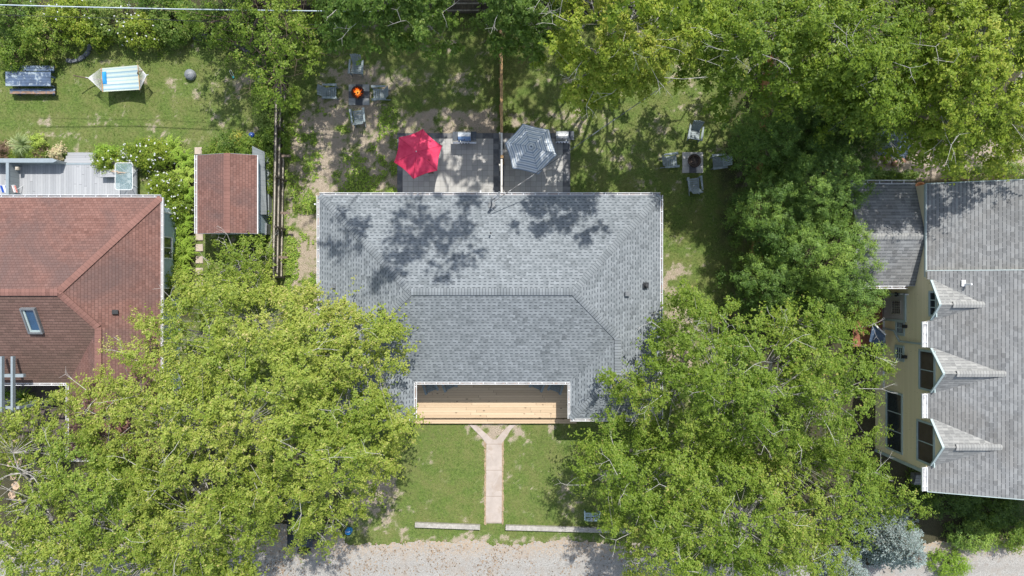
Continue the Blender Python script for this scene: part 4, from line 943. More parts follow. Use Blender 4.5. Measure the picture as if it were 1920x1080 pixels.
for (px, py, a, lb) in ((806, 722, 20, 'porch chair peeking out below the gutter, leftmost of four'), (841, 717, 24, 'porch chair second from the left below the gutter'),
                        (1009, 717, -24, 'porch chair third from the left below the gutter'), (1043, 722, -20, 'porch chair at the right end of the pine porch')):
    c = copy_tree(chair); p = W(px, py + 1, .9); c.location = (p.x, p.y, .452); c.rotation_euler.z = R(a); c.scale = (.95, .95, .95)
    tag(c, 'dark slate ' + lb, 'chair', 'slate chairs on the porch')

def fire_pit(px, py, lit):
    pad = empty('paver_pad', W(px, py), label=('checkered square of grey pavers under the burning fire pit' if lit else 'square of pale pavers under the unlit fire pit'), cat='paving')
    ms = [flat('pale_paver', (.30, .305, .30), .9, .2, 9), flat('dark_paver', (.085, .09, .10), .9, .2, 9)] if lit else [flat('pale_paver', (.36, .355, .34), .9, .2, 9), flat('dark_paver', (.11, .11, .115), .9, .2, 9)]
    s_ = .395
    for i in range(3):
        for j in range(3):
            dark = (i + j) % 2 == 1 or (i == 1 and j == 1) if lit else (i == 1 and j == 0)
            mb = MB(); mb.box(((i - 1) * s_, (j - 1) * s_, .03), (s_ - .008, s_ - .008, .05)); mb.build('paver', ms[1 if dark else 0], pad, .006)
    r = empty('fire_pit', W(px, py) + Vector((0, .03, .055)), label=('round steel fire pit with burning orange flames' if lit else 'round unlit steel fire pit with a crossed grate'), cat='fire pit')
    mb = MB(); mb.lathe((0, 0, 0), [(0, .12), (.2, .13), (.3, .22), (.33, .36), (.375, .37), (.375, .35), (.34, .34), (.31, .2), (.2, .10), (0, .09)], 32); mb.build('bowl', M['rust'], r, smooth=True)
    for k in range(3):
        a = 2.1 * k + .4; mb = MB(); mb.beam((.24 * math.cos(a), .24 * math.sin(a), .14), (.33 * math.cos(a), .33 * math.sin(a), 0), .03, .03); mb.build('leg', M['rust'], r)
    mb = MB(); mb.lathe((0, 0, 0), [(0, .17), (.12, .175), (.24, .165), (.28, .16)], 20); mb.build('ash_bed', M['ash'], r)
    if lit:
        g = G('flame'); s = g.sep(g.obj()); d = g.mth('SQRT', g.mth('ADD', g.mth('MULTIPLY', s[0], s[0]), g.mth('MULTIPLY', s[1], s[1])))
        col = g.ramp(g.mth('ADD', g.mth('MULTIPLY', d, 3.4), g.mth('MULTIPLY', g.noise(20, 2, .5, g.obj()), .5)), [(.25, (1, .62, .16)), (.6, (1, .30, .04)), (1, (.75, .08, .0))])
        g.put(g.b.inputs['Emission Color'], col); g.b.inputs['Emission Strength'].default_value = 1.0; M['flame'] = g.done((.05, .01, 0), .9)
        mb = MB()
        for k in range(95):
            a = random.uniform(0, 6.28); q = abs(random.gauss(0, .085)); q = min(q, .2); b = a + random.uniform(-.6, .6); L = random.uniform(.06, .2)
            p0 = Vector((q * math.cos(a), q * math.sin(a), .19 + random.uniform(0, .05))); p2 = p0 + Vector((L * .8 * math.cos(b), L * .8 * math.sin(b), L * 1.2))
            p1 = (p0 + p2) / 2 + Vector((random.uniform(-.02, .02), random.uniform(-.02, .02), 0)); mb.tube([p0, p1, p2], [.011, .009, .001], 4)
        mb.build('flames', M['flame'], r)
        for k in range(5):
            a = k * 1.26; mb = MB(); mb.tube([(.2 * math.cos(a), .2 * math.sin(a), .17), (.02 * math.cos(a + .5), .02 * math.sin(a + .5), .27)], .035, 7); mb.build('log', M['ash'], r)
    else:
        mb = MB(); n = 30; mb.tube([(.30 * math.cos(2 * math.pi * k / n), .30 * math.sin(2 * math.pi * k / n), .385) for k in range(n + 1)], .009, 5)
        for a in (.35, 1.92): mb.tube([(-.30 * math.cos(a), -.30 * math.sin(a), .385), (0, 0, .43), (.30 * math.cos(a), .30 * math.sin(a), .385)], .012, 5)
        for rr_ in (.1, .2): mb.tube([(rr_ * math.cos(2 * math.pi * k / n), rr_ * math.sin(2 * math.pi * k / n), .43 - rr_ * .15) for k in range(n + 1)], .006, 4)
        mb.build('grate', M['bark_brown'], r)
fire_pit(673.5, 178, True); fire_pit(1298.5, 305, False)

def umbrella(name, px, py, r, a0, mat, label, z=2.05, rise=.55, concave=.06):
    c = W(px, py, z + .2); root = empty(name, (c.x, c.y, .05), label=label, cat='umbrella')
    mb = MB(); n = 6; rings = 7; sub = 6; T = Vector((0, 0, z + rise))
    for k in range(n):
        A = Vector((r * math.cos(R(a0 + 60 * k)), r * math.sin(R(a0 + 60 * k)), z)); Bv = Vector((r * math.cos(R(a0 + 60 * k + 60)), r * math.sin(R(a0 + 60 * k + 60)), z))
        def pt(i, j):
            t = .02 + .98 * i / rings; u = j / sub; e = A.lerp(Bv, u); sag = 4 * u * (1 - u)
            e = e * (1 - concave * sag); e.z = z
            p = T.lerp(e, t); p.z -= .035 * sag * t; p.z += .05 * math.sin(math.pi * t); return p
        for i in range(rings):
            for j in range(sub):
                mb.face([pt(i, j), pt(i + 1, j), pt(i + 1, j + 1), pt(i, j + 1)], [(j / sub, i / rings), (j / sub, (i + 1) / rings), ((j + 1) / sub, (i + 1) / rings), ((j + 1) / sub, i / rings)])
        for j in range(sub):
            a, b = pt(rings, j), pt(rings, j + 1); mb.face([a, b, b - Vector((0, 0, .09)), a - Vector((0, 0, .09))], [(0, .99)] * 4)
    can = mb.build('canopy', mat, root, smooth=True)
    # raised vent cap
    mb = MB()
    for k in range(n):
        a = R(a0 + 60 * k); b = R(a0 + 60 * k + 60); q = .19
        mb.face([(0, 0, z + rise + .11), (q * math.cos(a), q * math.sin(a), z + rise + .0), (q * math.cos(b), q * math.sin(b), z + rise + .0)], [(0, 0), (0, .13), (1, .13)])
    mb.build('vent_cap', mat, can)
    mb = MB()
    for k in range(n):
        a = R(a0 + 60 * k); mb.tube([(0, 0, z + rise - .06), (r * .5 * math.cos(a), r * .5 * math.sin(a), z + rise * .5 - .0), (r * .97 * math.cos(a), r * .97 * math.sin(a), z - .045)], .01, 5)
    mb.build('rib', M['metal_dk'], root)
    mb = MB()
    for k in range(n):
        a = R(a0 + 60 * k); P = []
        for i in range(8):
            t = .04 + .95 * i / 7; P.append((r * t * math.cos(a), r * t * math.sin(a), z + rise * (1 - t) + .05 * math.sin(math.pi * t) + .004))
        mb.tube(P, .008, 4)
    mb.build('seam', mat, can)
    mb = MB(); mb.tube([(0, 0, .08), (0, 0, z + rise + .02)], .024, 10); mb.build('pole', M['metal_dk'], root, smooth=True)
    mb = MB(); mb.lathe((0, 0, 0), [(0, .1), (.05, .1), (.06, .07), (.25, .04), (.26, 0)], 24); mb.build('base', M['metal_dk'], root, smooth=True)
    mb = MB(); mb.lathe((0, 0, z + rise + .1), [(.0, .09), (.02, .08), (.032, .05), (.02, .02), (.03, .0), (0, -.01)], 12); mb.build('finial', M['rope'] if mat is M['red_cloth'] else M['black'], root, smooth=True)
    return root
um = umbrella('patio_umbrella', 783, 287.5, 1.37, 79, M['red_cloth'], 'open crimson red patio umbrella on the left side of the paved patio')
mb = MB(); p = Vector((.62, -.42, 2.42)); mb.tube([p + Vector((-.06, .03, 0)), p + Vector((0, .05, .03)), p + Vector((.07, -.03, -.02))], .015, 5); mb.tube([p + Vector((-.05, -.02, 0)), p + Vector((.06, .03, 0))], .012, 5); mb.build('tie_strap', flat('dark_red_strap', (.28, .01, .03), .8), um)
umbrella('patio_umbrella', 995.5, 278, 1.43, 107, M['grey_cloth'], 'open blue and grey striped patio umbrella right of the dividing fence', concave=.03)
mb = MB(); c = W(808, 321, .3); mb.box((0, 0, .26), (.3, .26, .04)); o = mb.build('patio_stool', M['bark_brown'])
for sx in (-.11, .11):
    for sy in (-.09, .09): mb = MB(); mb.box((sx, sy, .115), (.03, .03, .23)); mb.build('leg', M['bark_brown'], o)
o.location = (c.x, c.y, .052); tag(o, 'small brown stool half under the red umbrella edge', 'stool')

def grill(px, py, lidm, label, left=True, blue=False):
    r = empty('gas_grill', W(px, py, .5) * 1.0, label=label, cat='grill'); r.location.z = .052
    mb = MB(); mb.box((0, 0, .45), (.62, .46, .78)); mb.build('cabinet', M['metal_dk'], r, .01)
    mb = MB(); L = .70; n = 7; prof = [(.27 * math.cos(t) * -1, .88 + .25 * math.sin(t)) for t in [math.pi * k / n for k in range(n + 1)]]
    for (y0, z0), (y1, z1) in zip(prof, prof[1:]): mb.face([(-L / 2, y0, z0), (L / 2, y0, z0), (L / 2, y1, z1), (-L / 2, y1, z1)])
    for s_ in (-1, 1): mb.face([(s_ * L / 2, y, z) for y, z in prof])
    mb.face([(-L / 2, -.27, .88), (-L / 2, .27, .88), (L / 2, .27, .88), (L / 2, -.27, .88)])
    ld = mb.build('lid', lidm, r)
    if blue:
        mb = MB(); 
        for (y0, z0), (y1, z1) in list(zip(prof, prof[1:]))[:3]: mb.face([(-L / 2, y0 * 1.01, z0 + .004), (L / 2, y0 * 1.01, z0 + .004), (L / 2, y1 * 1.01, z1 + .006), (-L / 2, y1 * 1.01, z1 + .006)])
        mb.build('lid_film', flat('blue_film', (.12, .20, .36), .4, .1, 4), ld)
    mb = MB(); mb.tube([(-.25, -.33, 1.0), (.25, -.33, 1.0)], .014, 8); mb.beam((-.22, -.33, 1.0), (-.22, -.25, .99), .02, .02); mb.beam((.22, -.33, 1.0), (.22, -.25, .99), .02, .02); mb.build('lid_handle', M['metal'], ld)
    mb = MB(); mb.lathe((0, -.20, 1.075), [(0, .02), (.03, .015), (.035, 0)], 12); mb.build('thermometer', M['black'], ld)
    for s_ in ((-1, 1) if left else (1,)):
        mb = MB(); mb.box((s_ * .51, .02, .86), (.30, .5, .035)); mb.build('side_shelf', M['slate_dk'], r, .008)
    mb = MB(); mb.box((0 if left else .0, -.33, .80), (1.3 if left else .72, .1, .10), rx=.3); cp = mb.build('control_panel', M['metal'], r, .006)
    for k in range(4):
        mb = MB(); x = -.24 + k * .16; mb.lathe((x, -.38, .87), [(0, .03), (.028, .03), (.032, 0)], 12); mb.build('knob', M['black'], cp)
    for s_ in (-1, 1):
        for t in (-1, 1): mb = MB(); mb.lathe((s_ * .26, t * .18, .03), [(0, -.03), (.025, -.03), (.035, 0), (.025, .03), (0, .03)], 10); mb.build('wheel', M['black'], r)
grill(872, 259, M['metal'], 'steel gas grill with a blue lid band left of the dividing fence', True, True)
grill(1053, 258, flat('pale_steel', (.34, .35, .35), .4, .2, 7, .4), 'plain steel gas grill beside the striped umbrella', False)

# picnic set
pt_ = empty('picnic_table', (WX(53, .72), WY(148, .72), 0), label='long navy garden table with flaking paint in the upper left lawn', cat='table')
mb = MB(); w = 85 * .0297; d = 27 * .0297
for k in range(5): mb.box((0, -d / 2 + d * (k + .5) / 5, .72), (w, d / 5 - .006, .045))
mb.build('tabletop', M['bluepaint'], pt_, .006)
for sx in (-1, 1):
    for sy in (-1, 1): mb = MB(); mb.box((sx * (w / 2 - .25), sy * .26, .345), (.08, .08, .69)); mb.build('leg', M['bluepaint'], pt_)
def bench(px, py, l, m2, label):
    r = empty('garden_bench', (WX(px, .43), WY(py, .43), 0), label=label, cat='bench', group='navy benches at the picnic table')
    mb = MB(); mb.box((0, .07, .43), (l, .14, .04)); mb.build('seat', M['bluepaint'], r, .006); mb = MB(); mb.box((0, -.085, .43), (l, .14, .04)); mb.build('seat_board', m2, r, .006)
    for sx in (-1, 1): mb = MB(); mb.box((sx * (l / 2 - .3), 0, .2), (.06, .28, .4)); mb.build('leg', M['bluepaint'], r)
bench(58.5, 128, 86 * .0299, M['bluepaint'], 'flaking navy bench above the picnic table, partly under leaves')
bench(61, 171, 85 * .0299, M['bluepaint_r'], 'flaking navy bench below the picnic table with a bare worn front board')

# hammock
hm = empty('hammock_stand', W(221, 150), label='curved brown steel hammock stand with crossed feet', cat='stand')
mb = MB(); P = []
for k in range(17):
    t = -1 + 2 * k / 16; P.append((t * 1.78, .0 + .1 * t, .12 + 1.05 * abs(t) ** 3.2))
P = P + [(1.98, .22, 1.02)] ; mb.tube(P, .032, 8); mb.build('arched_tube', M['bark_brown'], hm, smooth=True)
for t in (-1, 1):
    mb = MB(); mb.tube([(t * .95, -.62, .03), (t * .8, 0, .13), (t * .95, .62, .03)], .03, 8); mb.build('foot', M['bark_brown'], hm, smooth=True)
hk = empty('hammock', W(221, 148, .9) * 1.0, label='blue and cream striped hammock on a curved stand', cat='hammock'); hk.location.z = 0
c0 = hk.location
TL, TR, BL, BR = (190, 128), (258.5, 122), (193, 172), (262, 168); z0 = .95
def hp(u, v):
    a = Vector(TL).lerp(Vector(TR), u); b = Vector(BL).lerp(Vector(BR), u); p = a.lerp(b, v); z = z0 - .22 * math.sin(math.pi * u) - .05 * math.sin(math.pi * v)
    q = W(p.x, p.y, z); return q - c0
mb = MB(); nu, nv = 16, 14
for i in range(nu):
    for j in range(nv):
        mb.face([hp(i / nu, j / nv), hp((i + 1) / nu, j / nv), hp((i + 1) / nu, (j + 1) / nv), hp(i / nu, (j + 1) / nv)], [(i / nu, j / nv), ((i + 1) / nu, j / nv), ((i + 1) / nu, (j + 1) / nv), (i / nu, (j + 1) / nv)])
mb.build('cloth', M['hammock'], hk, smooth=True)
for (u, e) in ((0, (165, 146)), (1, (275, 141))):
    mb = MB(); mb.tube([hp(u, -.02) + Vector((0, 0, .01)), hp(u, 1.02) + Vector((0, 0, .01))], .02, 6); mb.build('spreader_bar', M['wood_tan'], hk)
    mb = MB(); E = W(*e, 1.12) - c0
    for k in range(21): mb.tube([hp(u, k / 20) + Vector((0, 0, .01)), E], .008, 4, False)
    o2 = (E + Vector((-.12 if u == 0 else .1, .03, .02))); mb.tube([E, o2], .02, 5); mb.build('rope', M['rope'], hk)
mb = MB(); n = 8
def pz(u, v):
    p = hp(.01 + .12 * u, .16 + .52 * v); p.z += .02 + .10 * (math.sin(math.pi * u) * math.sin(math.pi * v)) ** .5; return p
for i in range(n):
    for j in range(n): mb.face([pz(i / n, j / n), pz((i + 1) / n, j / n), pz((i + 1) / n, (j + 1) / n), pz(i / n, (j + 1) / n)])
tag(mb.build('pillow', M['cyan'], None, smooth=True), 'bright blue pillow at the left end of the hammock', 'pillow').location = c0

# small garden things
mb = MB(); mb.lathe((0, 0, 0), [(.26, 0), (.3, .03), (.30, .16), (.27, .2), (.285, .2), (.29, .24), (.25, .27), (.25, .30), (.2, .34), (.1, .38), (.03, .39), (0, .4)], 28)
o = mb.build('kettle_barbecue', M['bin'], smooth=True); o.location = W(356, 139.5, .2); o.location.z = .02; tag(o, 'round dark grey lidded fire bowl standing on the left lawn', 'fire bowl')
mb = MB(); mb.tube([(-.07, -.02, .41), (0, -.02, .44), (.07, -.02, .41)], .012, 6); mb.build('handle', M['rope'], o)
mb = MB(); mb.lathe((-.06, -.11, .345), [(0, .03), (.03, .025), (.035, 0)], 10); mb.build('air_vent', M['black'], o)
tl = empty('hand_rake', W(435, 139, .04), math.radians(-65), label='small rake with a white loop and teal handle lying in the grass', cat='tool')
mb = MB(); mb.tube([(-.2, -.05, .02), (-.24, 0, .02), (-.2, .05, .02), (.1, .06, .02), (.14, 0, .02), (.1, -.05, .02), (-.2, -.05, .02)], .012, 5); mb.build('loop', M['rope'], tl)
mb = MB(); mb.box((.2, 0, .03), (.13, .1, .05)); mb.build('grip', flat('teal_grip', (.03, .30, .32), .5), tl, .015)
mb = MB(); mb.lathe((0, 0, 0), [(0, 0), (.12, .03), (.17, .13), (.14, .24), (.05, .3), (0, .31)], 18); o = mb.build('gazing_ball', flat('cobalt_glaze', (.015, .045, .20), .2, .1, 3, 0, .8, bump=0), smooth=True); o.location = W(473, 254, .5); o.location.z = .45; tag(o, 'cobalt blue garden ball among the shrubs above the shed', 'garden ball')
mb = MB(); mb.lathe((0, 0, 0), [(0, .12), (.14, .14), (.16, .0), (.19, 0), (.17, .3), (.155, .3), (.14, .15)], 20); o = mb.build('blue_bucket', M['skyb'], smooth=True); o.location = W(655, 994, .05); tag(o, 'sky blue bucket in the shade beside the gravel road', 'bucket')
mb = MB(); n = 18; mb.tube([(.165 * math.cos(math.pi * k / n), .05, .3 + .16 * math.sin(math.pi * k / n)) for k in range(n + 1)], .008, 5); mb.build('handle', M['rope'], o)
# stone borders of the left garden
def border(name, pts, w, h, label, z=.0, m='bin2'):
    mb = MB(); P = [W(*p) for p in pts]
    for a, b in zip(P, P[1:]):
        d = (b - a); L = d.length; k = max(1, int(L / .42)); 
        for i in range(k):
            q0 = a + d * (i / k); q1 = a + d * ((i + .95) / k); hh = h * random.uniform(.85, 1.1); mb.beam((q0.x, q0.y, hh / 2), (q1.x, q1.y, hh / 2), w * random.uniform(.85, 1.1), hh)
    tag(mb.build(name, M[m], None, .02), label, 'garden edging')
M['bin2'] = flat('slate_edging', (.125, .135, .15), .85, .3, 6)
border('stone_border', [(366, 72), (385, 71), (410, 72), (430, 77), (450, 85), (465, 97), (478, 112), (488, 130), (491, 150), (492, 168)], .30, .28, 'curved dark stone edging round the shrub bed beside the upper left lawn')
border('planting_ring', [(170, 84), (168, 96), (160, 106), (148, 113), (136, 116), (126, 114)], .22, .14, 'short curved ring of dark edging stones above the hammock')
# front timbers
for (x0_, x1_, ya, yb_, lb) in ((778, 900, 984.5, 989, 'long weathered landscape timber at the lawn edge left of the path'), (948, 1180, 989.5, 996, 'longer weathered landscape timber at the lawn edge right of the path')):
    mb = MB(); a = W(x0_, ya, .2); b = W(x1_, yb_, .2); mb.beam((a.x, a.y, .12), (b.x, b.y, .12), .26, .22)
    for k in range(1, 6):
        q = a.lerp(b, k / 6); mb.lathe((q.x, q.y, .232), [(.02, .012), (.02, 0)], 8)
    tag(mb.build('landscape_timber', M['curb'], None, .02), lb, 'timber', 'timbers edging the front lawn')
# small pale bench facing the house and its post
pb = empty('metal_bench', W(1108, 966), label='small pale blue garden bench near the right end of the front lawn', cat='bench')
mp = flat('pale_blue_metal', (.33, .43, .46), .45, .1, 6)
mb = MB()
for k in range(3): mb.box((0, .07 + k * .085, .42), (.72, .075, .02))
mb.build('seat', mp, pb, .005)
mb = MB(); 
for k in range(2): mb.box((0, -.03 - .05 * k, .52 + k * .13), (.84, .03, .1), rx=.3)
mb.build('backrest', mp, pb, .005)
for s_ in (-1, 1):
    mb = MB(); mb.beam((s_ * .40, -.1, .62), (s_ * .42, .42, .6), .07, .025); mb.build('armrest', mp, pb)
    for y in (-.02, .3): mb = MB(); mb.beam((s_ * .38, y, 0), (s_ * .40, y, .6), .035, .035); mb.build('leg', mp, pb)
mb = MB(); mb.box((0, 0, .35), (.08, .08, .7), rz=.78); mb.box((0, 0, .715), (.12, .12, .02), rz=.78); o = mb.build('sign_post', M['white']); mb = MB(); mb.box((0, 0, .735), (.055, .055, .02), rz=.78); mb.build('post_cap', M['black'], o); o.location = W(1109.5, 973.5, .6); o.location.z = 0
tag(o, 'short white post with a dark square cap behind the pale bench', 'post')

# dark car under the left tree
car = empty('parked_car', W(580, 945), 0, label='dark off road car with a rear spare wheel, almost hidden under the big left tree', cat='car')
def car_shell():
    """lofted body: sections along y, rear at -2.1"""
    secs = [(-2.05, .86, .55, .95), (-2.0, .93, .45, 1.05), (-1.2, .95, .38, 1.08), (.2, .95, .36, 1.06), (1.2, .94, .38, 1.02), (1.95, .88, .42, .93), (2.1, .78, .5, .8)]
    mb = MB(); rings = []
    for y, w, z0, z1 in secs: rings.append([Vector((x, y, z)) for x, z in ((-w * .92, z0), (-w, z0 + .12), (-w, z1 - .12), (-w * .9, z1), (w * .9, z1), (w, z1 - .12), (w, z0 + .12), (w * .92, z0))])
    for a, b in zip(rings, rings[1:]):
        for k in range(8): mb.face([a[k], a[(k + 1) % 8], b[(k + 1) % 8], b[k]])
    mb.face(rings[0][::-1]); mb.face(rings[-1]); return mb
car_shell().build('body', M['carpaint'], car, .02)
mb = MB(); lo = [(-.84, -1.95), (.84, -1.95), (.84, .75), (-.84, .75)]; hi = [(-.70, -1.8), (.70, -1.8), (.70, .2), (-.70, .2)]
for k in range(4): a, b = lo[k], lo[(k + 1) % 4]; c, d = hi[(k + 1) % 4], hi[k]; mb.face([(*a, 1.06), (*b, 1.06), (*c, 1.70), (*d, 1.70)])
mb.build('windows', M['glass'], car); mb = MB(); mb.prism(hi, 1.70, 1.76); mb.build('car_roof', M['carpaint'], car, .03)
for s_ in (-1, 1):
    for y in (-1.3, 1.35):
        mb = MB(); pr = [(0, -.12), (.2, -.12), (.2, -.1), (.34, -.1), (.36, 0), (.34, .1), (.2, .1), (.2, .12), (0, .12)]; mb.lathe((0, 0, 0), pr, 20); o = mb.build('wheel', M['black'], car, smooth=True); o.rotation_euler = (0, R(90), 0); o.location = (s_ * .84, y, .36)
    mb = MB(); mb.box((s_ * 1.06, .62, 1.1), (.2, .12, .16)); mb.build('side_mirror', M['carpaint'], car, .02)
    mb = MB(); mb.box((s_ * .82, -2.06, .85), (.12, .06, .24)); mb.build('tail_light', flat('red_lens', (.25, .01, .01), .2, .05), car, .01)
mb = MB(); mb.box((0, -2.16, .5), (1.7, .16, .2)); mb.build('bumper', M['black'], car, .03)
mb = MB(); mb.lathe((0, 0, 0), [(0, -.11), (.3, -.11), (.36, -.05), (.36, .05), (.3, .11), (.2, .11), (.18, .06), (0, .06)], 24); o = mb.build('spare_wheel', M['black'], car, smooth=True); o.rotation_euler = (R(90), 0, 0); o.location = (0, -2.28, .98)

# cables
def cable(name, pts, r, m, label):
    mb = MB(); P = [W(*p) for p in pts]; Q = []
    for a, b in zip(P, P[1:]):
        for k in range(8): Q.append(a.lerp(b, k / 8))
    Q.append(P[-1]); mb.tube(Q, r, 5); tag(mb.build(name, m), label, 'cable')
cable('overhead_cable', [(-60, 7.5, 7), (150, 13, 6.8), (330, 17, 6.9), (700, 22, 7.2)], .024, flat('silver_cable', (.40, .47, .52), .5, .1, 2), 'pale silver overhead cable crossing the upper left corner')
cable('phone_cable', [(-60, 26, 6), (240, 35, 5.9), (700, 50, 6.2)], .012, M['black'], 'thin dark overhead cable below the silver one at the upper left')
cable('service_cable', [(926, 378, 4.0), (1015, 318, 4.6), (1090, 267, 5.2), (1180, 205, 6.2), (1290, 130, 7.2), (1440, 25, 8.2), (1560, -60, 9)], .022, flat('sun_dashed_cable', (.10, .10, .10), .6, .5, 3, c2=(.42, .42, .40)), 'dark service cable running from the grey roof up into the right hand trees')  # pale dashes on the black cable paint in where sunlight catches it
# ------------------------------------------------------------ foliage
def unit(v): return v / (np.linalg.norm(v, axis=-1, keepdims=True) + 1e-9)
def leaf_mesh(name, C, Dr, size, aspect, tint, mat, parent, r, upb=.9, droop=0.0):
    """C leaf centres, Dr outward direction, one pointed quad per leaf"""
    n = len(C); nrm = unit(Dr * .85 + np.array([0, 0, upb]) + r.normal(0, .42, (n, 3)))
    ax = unit(np.cross(nrm, r.normal(0, 1, (n, 3)))); bx = np.cross(nrm, ax)
    L = (r.uniform(.7, 1.25, n) * size)[:, None]
    V = np.stack([C - ax * L * .5, C + bx * L * aspect * .5 + ax * L * .05, C + ax * L * .5 - nrm * L * droop, C - bx * L * aspect * .5 + ax * L * .05], 1).reshape(-1, 3)
    me = quads(name, V, np.arange(4 * n).reshape(n, 4))
    me.attributes.new('tint', 'FLOAT', 'FACE').data.foreach_set('value', np.clip(tint, 0, 1).astype(np.float32))
    me.materials.append(mat); o = bpy.data.objects.new(name, me); COL.objects.link(o)
    if parent is not None: o.parent = parent
    return o
def clump_leaves(K, out, r, rad=.62, nt=9, nl=13, tint=.5, tvar=.14, flat_=.55):
    """K clump centres (n,3), out outward dirs (n,3) -> leaf centres, dirs, tints"""
    n = len(K); rr = rad * r.uniform(.6, 1.3, (n, 1, 1))
    az = r.random((n, nt)) * 6.283; el = r.uniform(-.45, 1.25, (n, nt))
    d = np.stack([np.cos(az) * np.cos(el), np.sin(az) * np.cos(el), np.sin(el) * flat_], -1) + out[:, None, :] * .45
    base = K[:, None, :]; t = r.uniform(.22, 1.0, (n, nt, nl, 1)) ** .8
    L = (rr * r.uniform(.6, 1.15, (n, nt, 1)))[..., None]
    C = base[:, :, None, :] + d[:, :, None, :] * L * t + r.normal(0, .055, (n, nt, nl, 3))
    Dd = np.broadcast_to(d[:, :, None, :], C.shape)
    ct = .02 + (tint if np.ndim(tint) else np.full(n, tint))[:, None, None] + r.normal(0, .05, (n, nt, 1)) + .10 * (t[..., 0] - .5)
    T = ct + r.normal(0, tvar, (n, nt, nl))
    sp = r.random(T.shape) < .035; T = np.where(sp, r.uniform(.8, 1, T.shape), T)
    return C.reshape(-1, 3), Dd.reshape(-1, 3), T.ravel()
def tubes(A, B, ra, rb, sides=4):
    d = unit(B - A); up = np.where(np.abs(d[:, 2:3]) < .9, np.array([[0, 0, 1.]]), np.array([[1., 0, 0]])); x = unit(np.cross(d, up)); y = np.cross(d, x)
    th = np.arange(sides) * 2 * np.pi / sides; cs = np.cos(th)[None, :, None]; sn = np.sin(th)[None, :, None]
    ring = x[:, None, :] * cs + y[:, None, :] * sn
    ra = np.broadcast_to(ra, (len(A),)); rb = np.broadcast_to(rb, (len(A),))
    V = np.concatenate([A[:, None, :] + ring * ra[:, None, None], B[:, None, :] + ring * rb[:, None, None]], 1).reshape(-1, 3)
    k = np.arange(sides); f = np.stack([k, (k + 1) % sides, (k + 1) % sides + sides, k + sides], -1)
    F = (f[None] + (np.arange(len(A)) * 2 * sides)[:, None, None]).reshape(-1, 4); return V, F
def curve_pts(a, b, n, bend, r):
    a = np.array(a, float); b = np.array(b, float); t = np.linspace(0, 1, n)[:, None]; P = a + (b - a) * t
    s = np.sin(np.pi * t); P = P + s * np.array(bend); P[1:-1] += r.normal(0, .04 * np.linalg.norm(b - a), (n - 2, 3)) * .5; return P
def skeleton(base, fork_z, K, r, rt=.26, nlimb=9, nseg=7):
    A, B, ra, rb = [], [], [], []
    def add(P, r0, r1):
        q = np.linspace(r0, r1, len(P)); A.append(P[:-1]); B.append(P[1:]); ra.append(q[:-1]); rb.append(q[1:])
    cen = K.mean(0); top = np.array([base[0] + (cen[0] - base[0]) * .35, base[1] + (cen[1] - base[1]) * .35, fork_z])
    add(curve_pts((base[0], base[1], -.1), top, 6, (.1, .05, 0), r), rt, rt * .72)
    idx = [int(np.argmax(np.linalg.norm(K[:, :2] - cen[:2], axis=1)))]; D = np.linalg.norm(K - K[idx[0]], axis=1)
    for _ in range(nlimb - 1): j = int(np.argmax(D)); idx.append(j); D = np.minimum(D, np.linalg.norm(K - K[j], axis=1))
    pts, rad = [], []
    for j in idx:
        e = top + (K[j] - top) * .84 - np.array([0, 0, .7]); P = curve_pts(top, e, nseg + 3, (0, 0, .03 * np.linalg.norm(K[j] - top)), r); q = np.linspace(rt * .5, rt * .1, len(P)); add(P, rt * .5, rt * .1); pts.append(P[2:]); rad.append(q[2:])
    e = np.array([cen[0], cen[1], K[:, 2].max() - 1.8]); P = curve_pts(top, e, 8, (0, 0, 0), r); add(P, rt * .6, rt * .12); pts.append(P[1:]); rad.append(np.linspace(rt * .5, rt * .1, 7))
    pts = np.concatenate(pts); rad = np.concatenate(rad)
    d2 = ((K[:, None, :] - pts[None]) ** 2).sum(-1); d2 += 4 * (pts[None, :, 2] > K[:, None, 2] - .6); j = d2.argmin(1); S = pts[j]; r0 = np.minimum(rad[j] * .5, .028)
    m1 = S + (K - S) * .4 + r.normal(0, .12, K.shape) - np.array([0, 0, .1]); A += [S, m1]; B += [m1, K]; ra += [r0, r0 * .7]; rb += [r0 * .7, r0 * .25]
    return np.concatenate(A), np.concatenate(B), np.concatenate(ra), np.concatenate(rb)
def bare_twigs(K, out, r, n, L=1.0, w=.012):
    """forking leafless sprays that stick out of the crown"""
    idx = r.choice(len(K), min(n, len(K)), replace=False); A, B, ra, rb = [], [], [], []
    P = K[idx].copy(); d = unit(out[idx] + r.normal(0, .6, P.shape) * np.array([1, 1, .25])); d[:, 2] = np.abs(d[:, 2]) * .35 + .12
    cur = [(P, d, np.full(len(P), w), L)]
    for lev in range(3):
        nxt = []
        for (p, dd, ww, l) in cur:
            e = p + unit(dd) * (l * r.uniform(.5, 1, (len(p), 1))); A.append(p); B.append(e); ra.append(ww); rb.append(ww * .6)
            for k in range(2 if lev < 2 else 0):
                nd = unit(dd + r.normal(0, .55, dd.shape) * np.array([1, 1, .3])); nxt.append((e, nd, ww * .62, l * .62))
                m = (p + e) / 2; 
        cur = nxt
    return np.concatenate(A), np.concatenate(B), np.concatenate(ra), np.concatenate(rb)
def tube_obj(name, seg, mat, parent, sides=5):
    V, F = tubes(*seg, sides); me = quads(name, V, F); me.materials.append(mat)
    for_ = np.ones(len(F), bool); me.polygons.foreach_set('use_smooth', for_)
    o = bpy.data.objects.new(name, me); COL.objects.link(o); o.parent = parent; return o
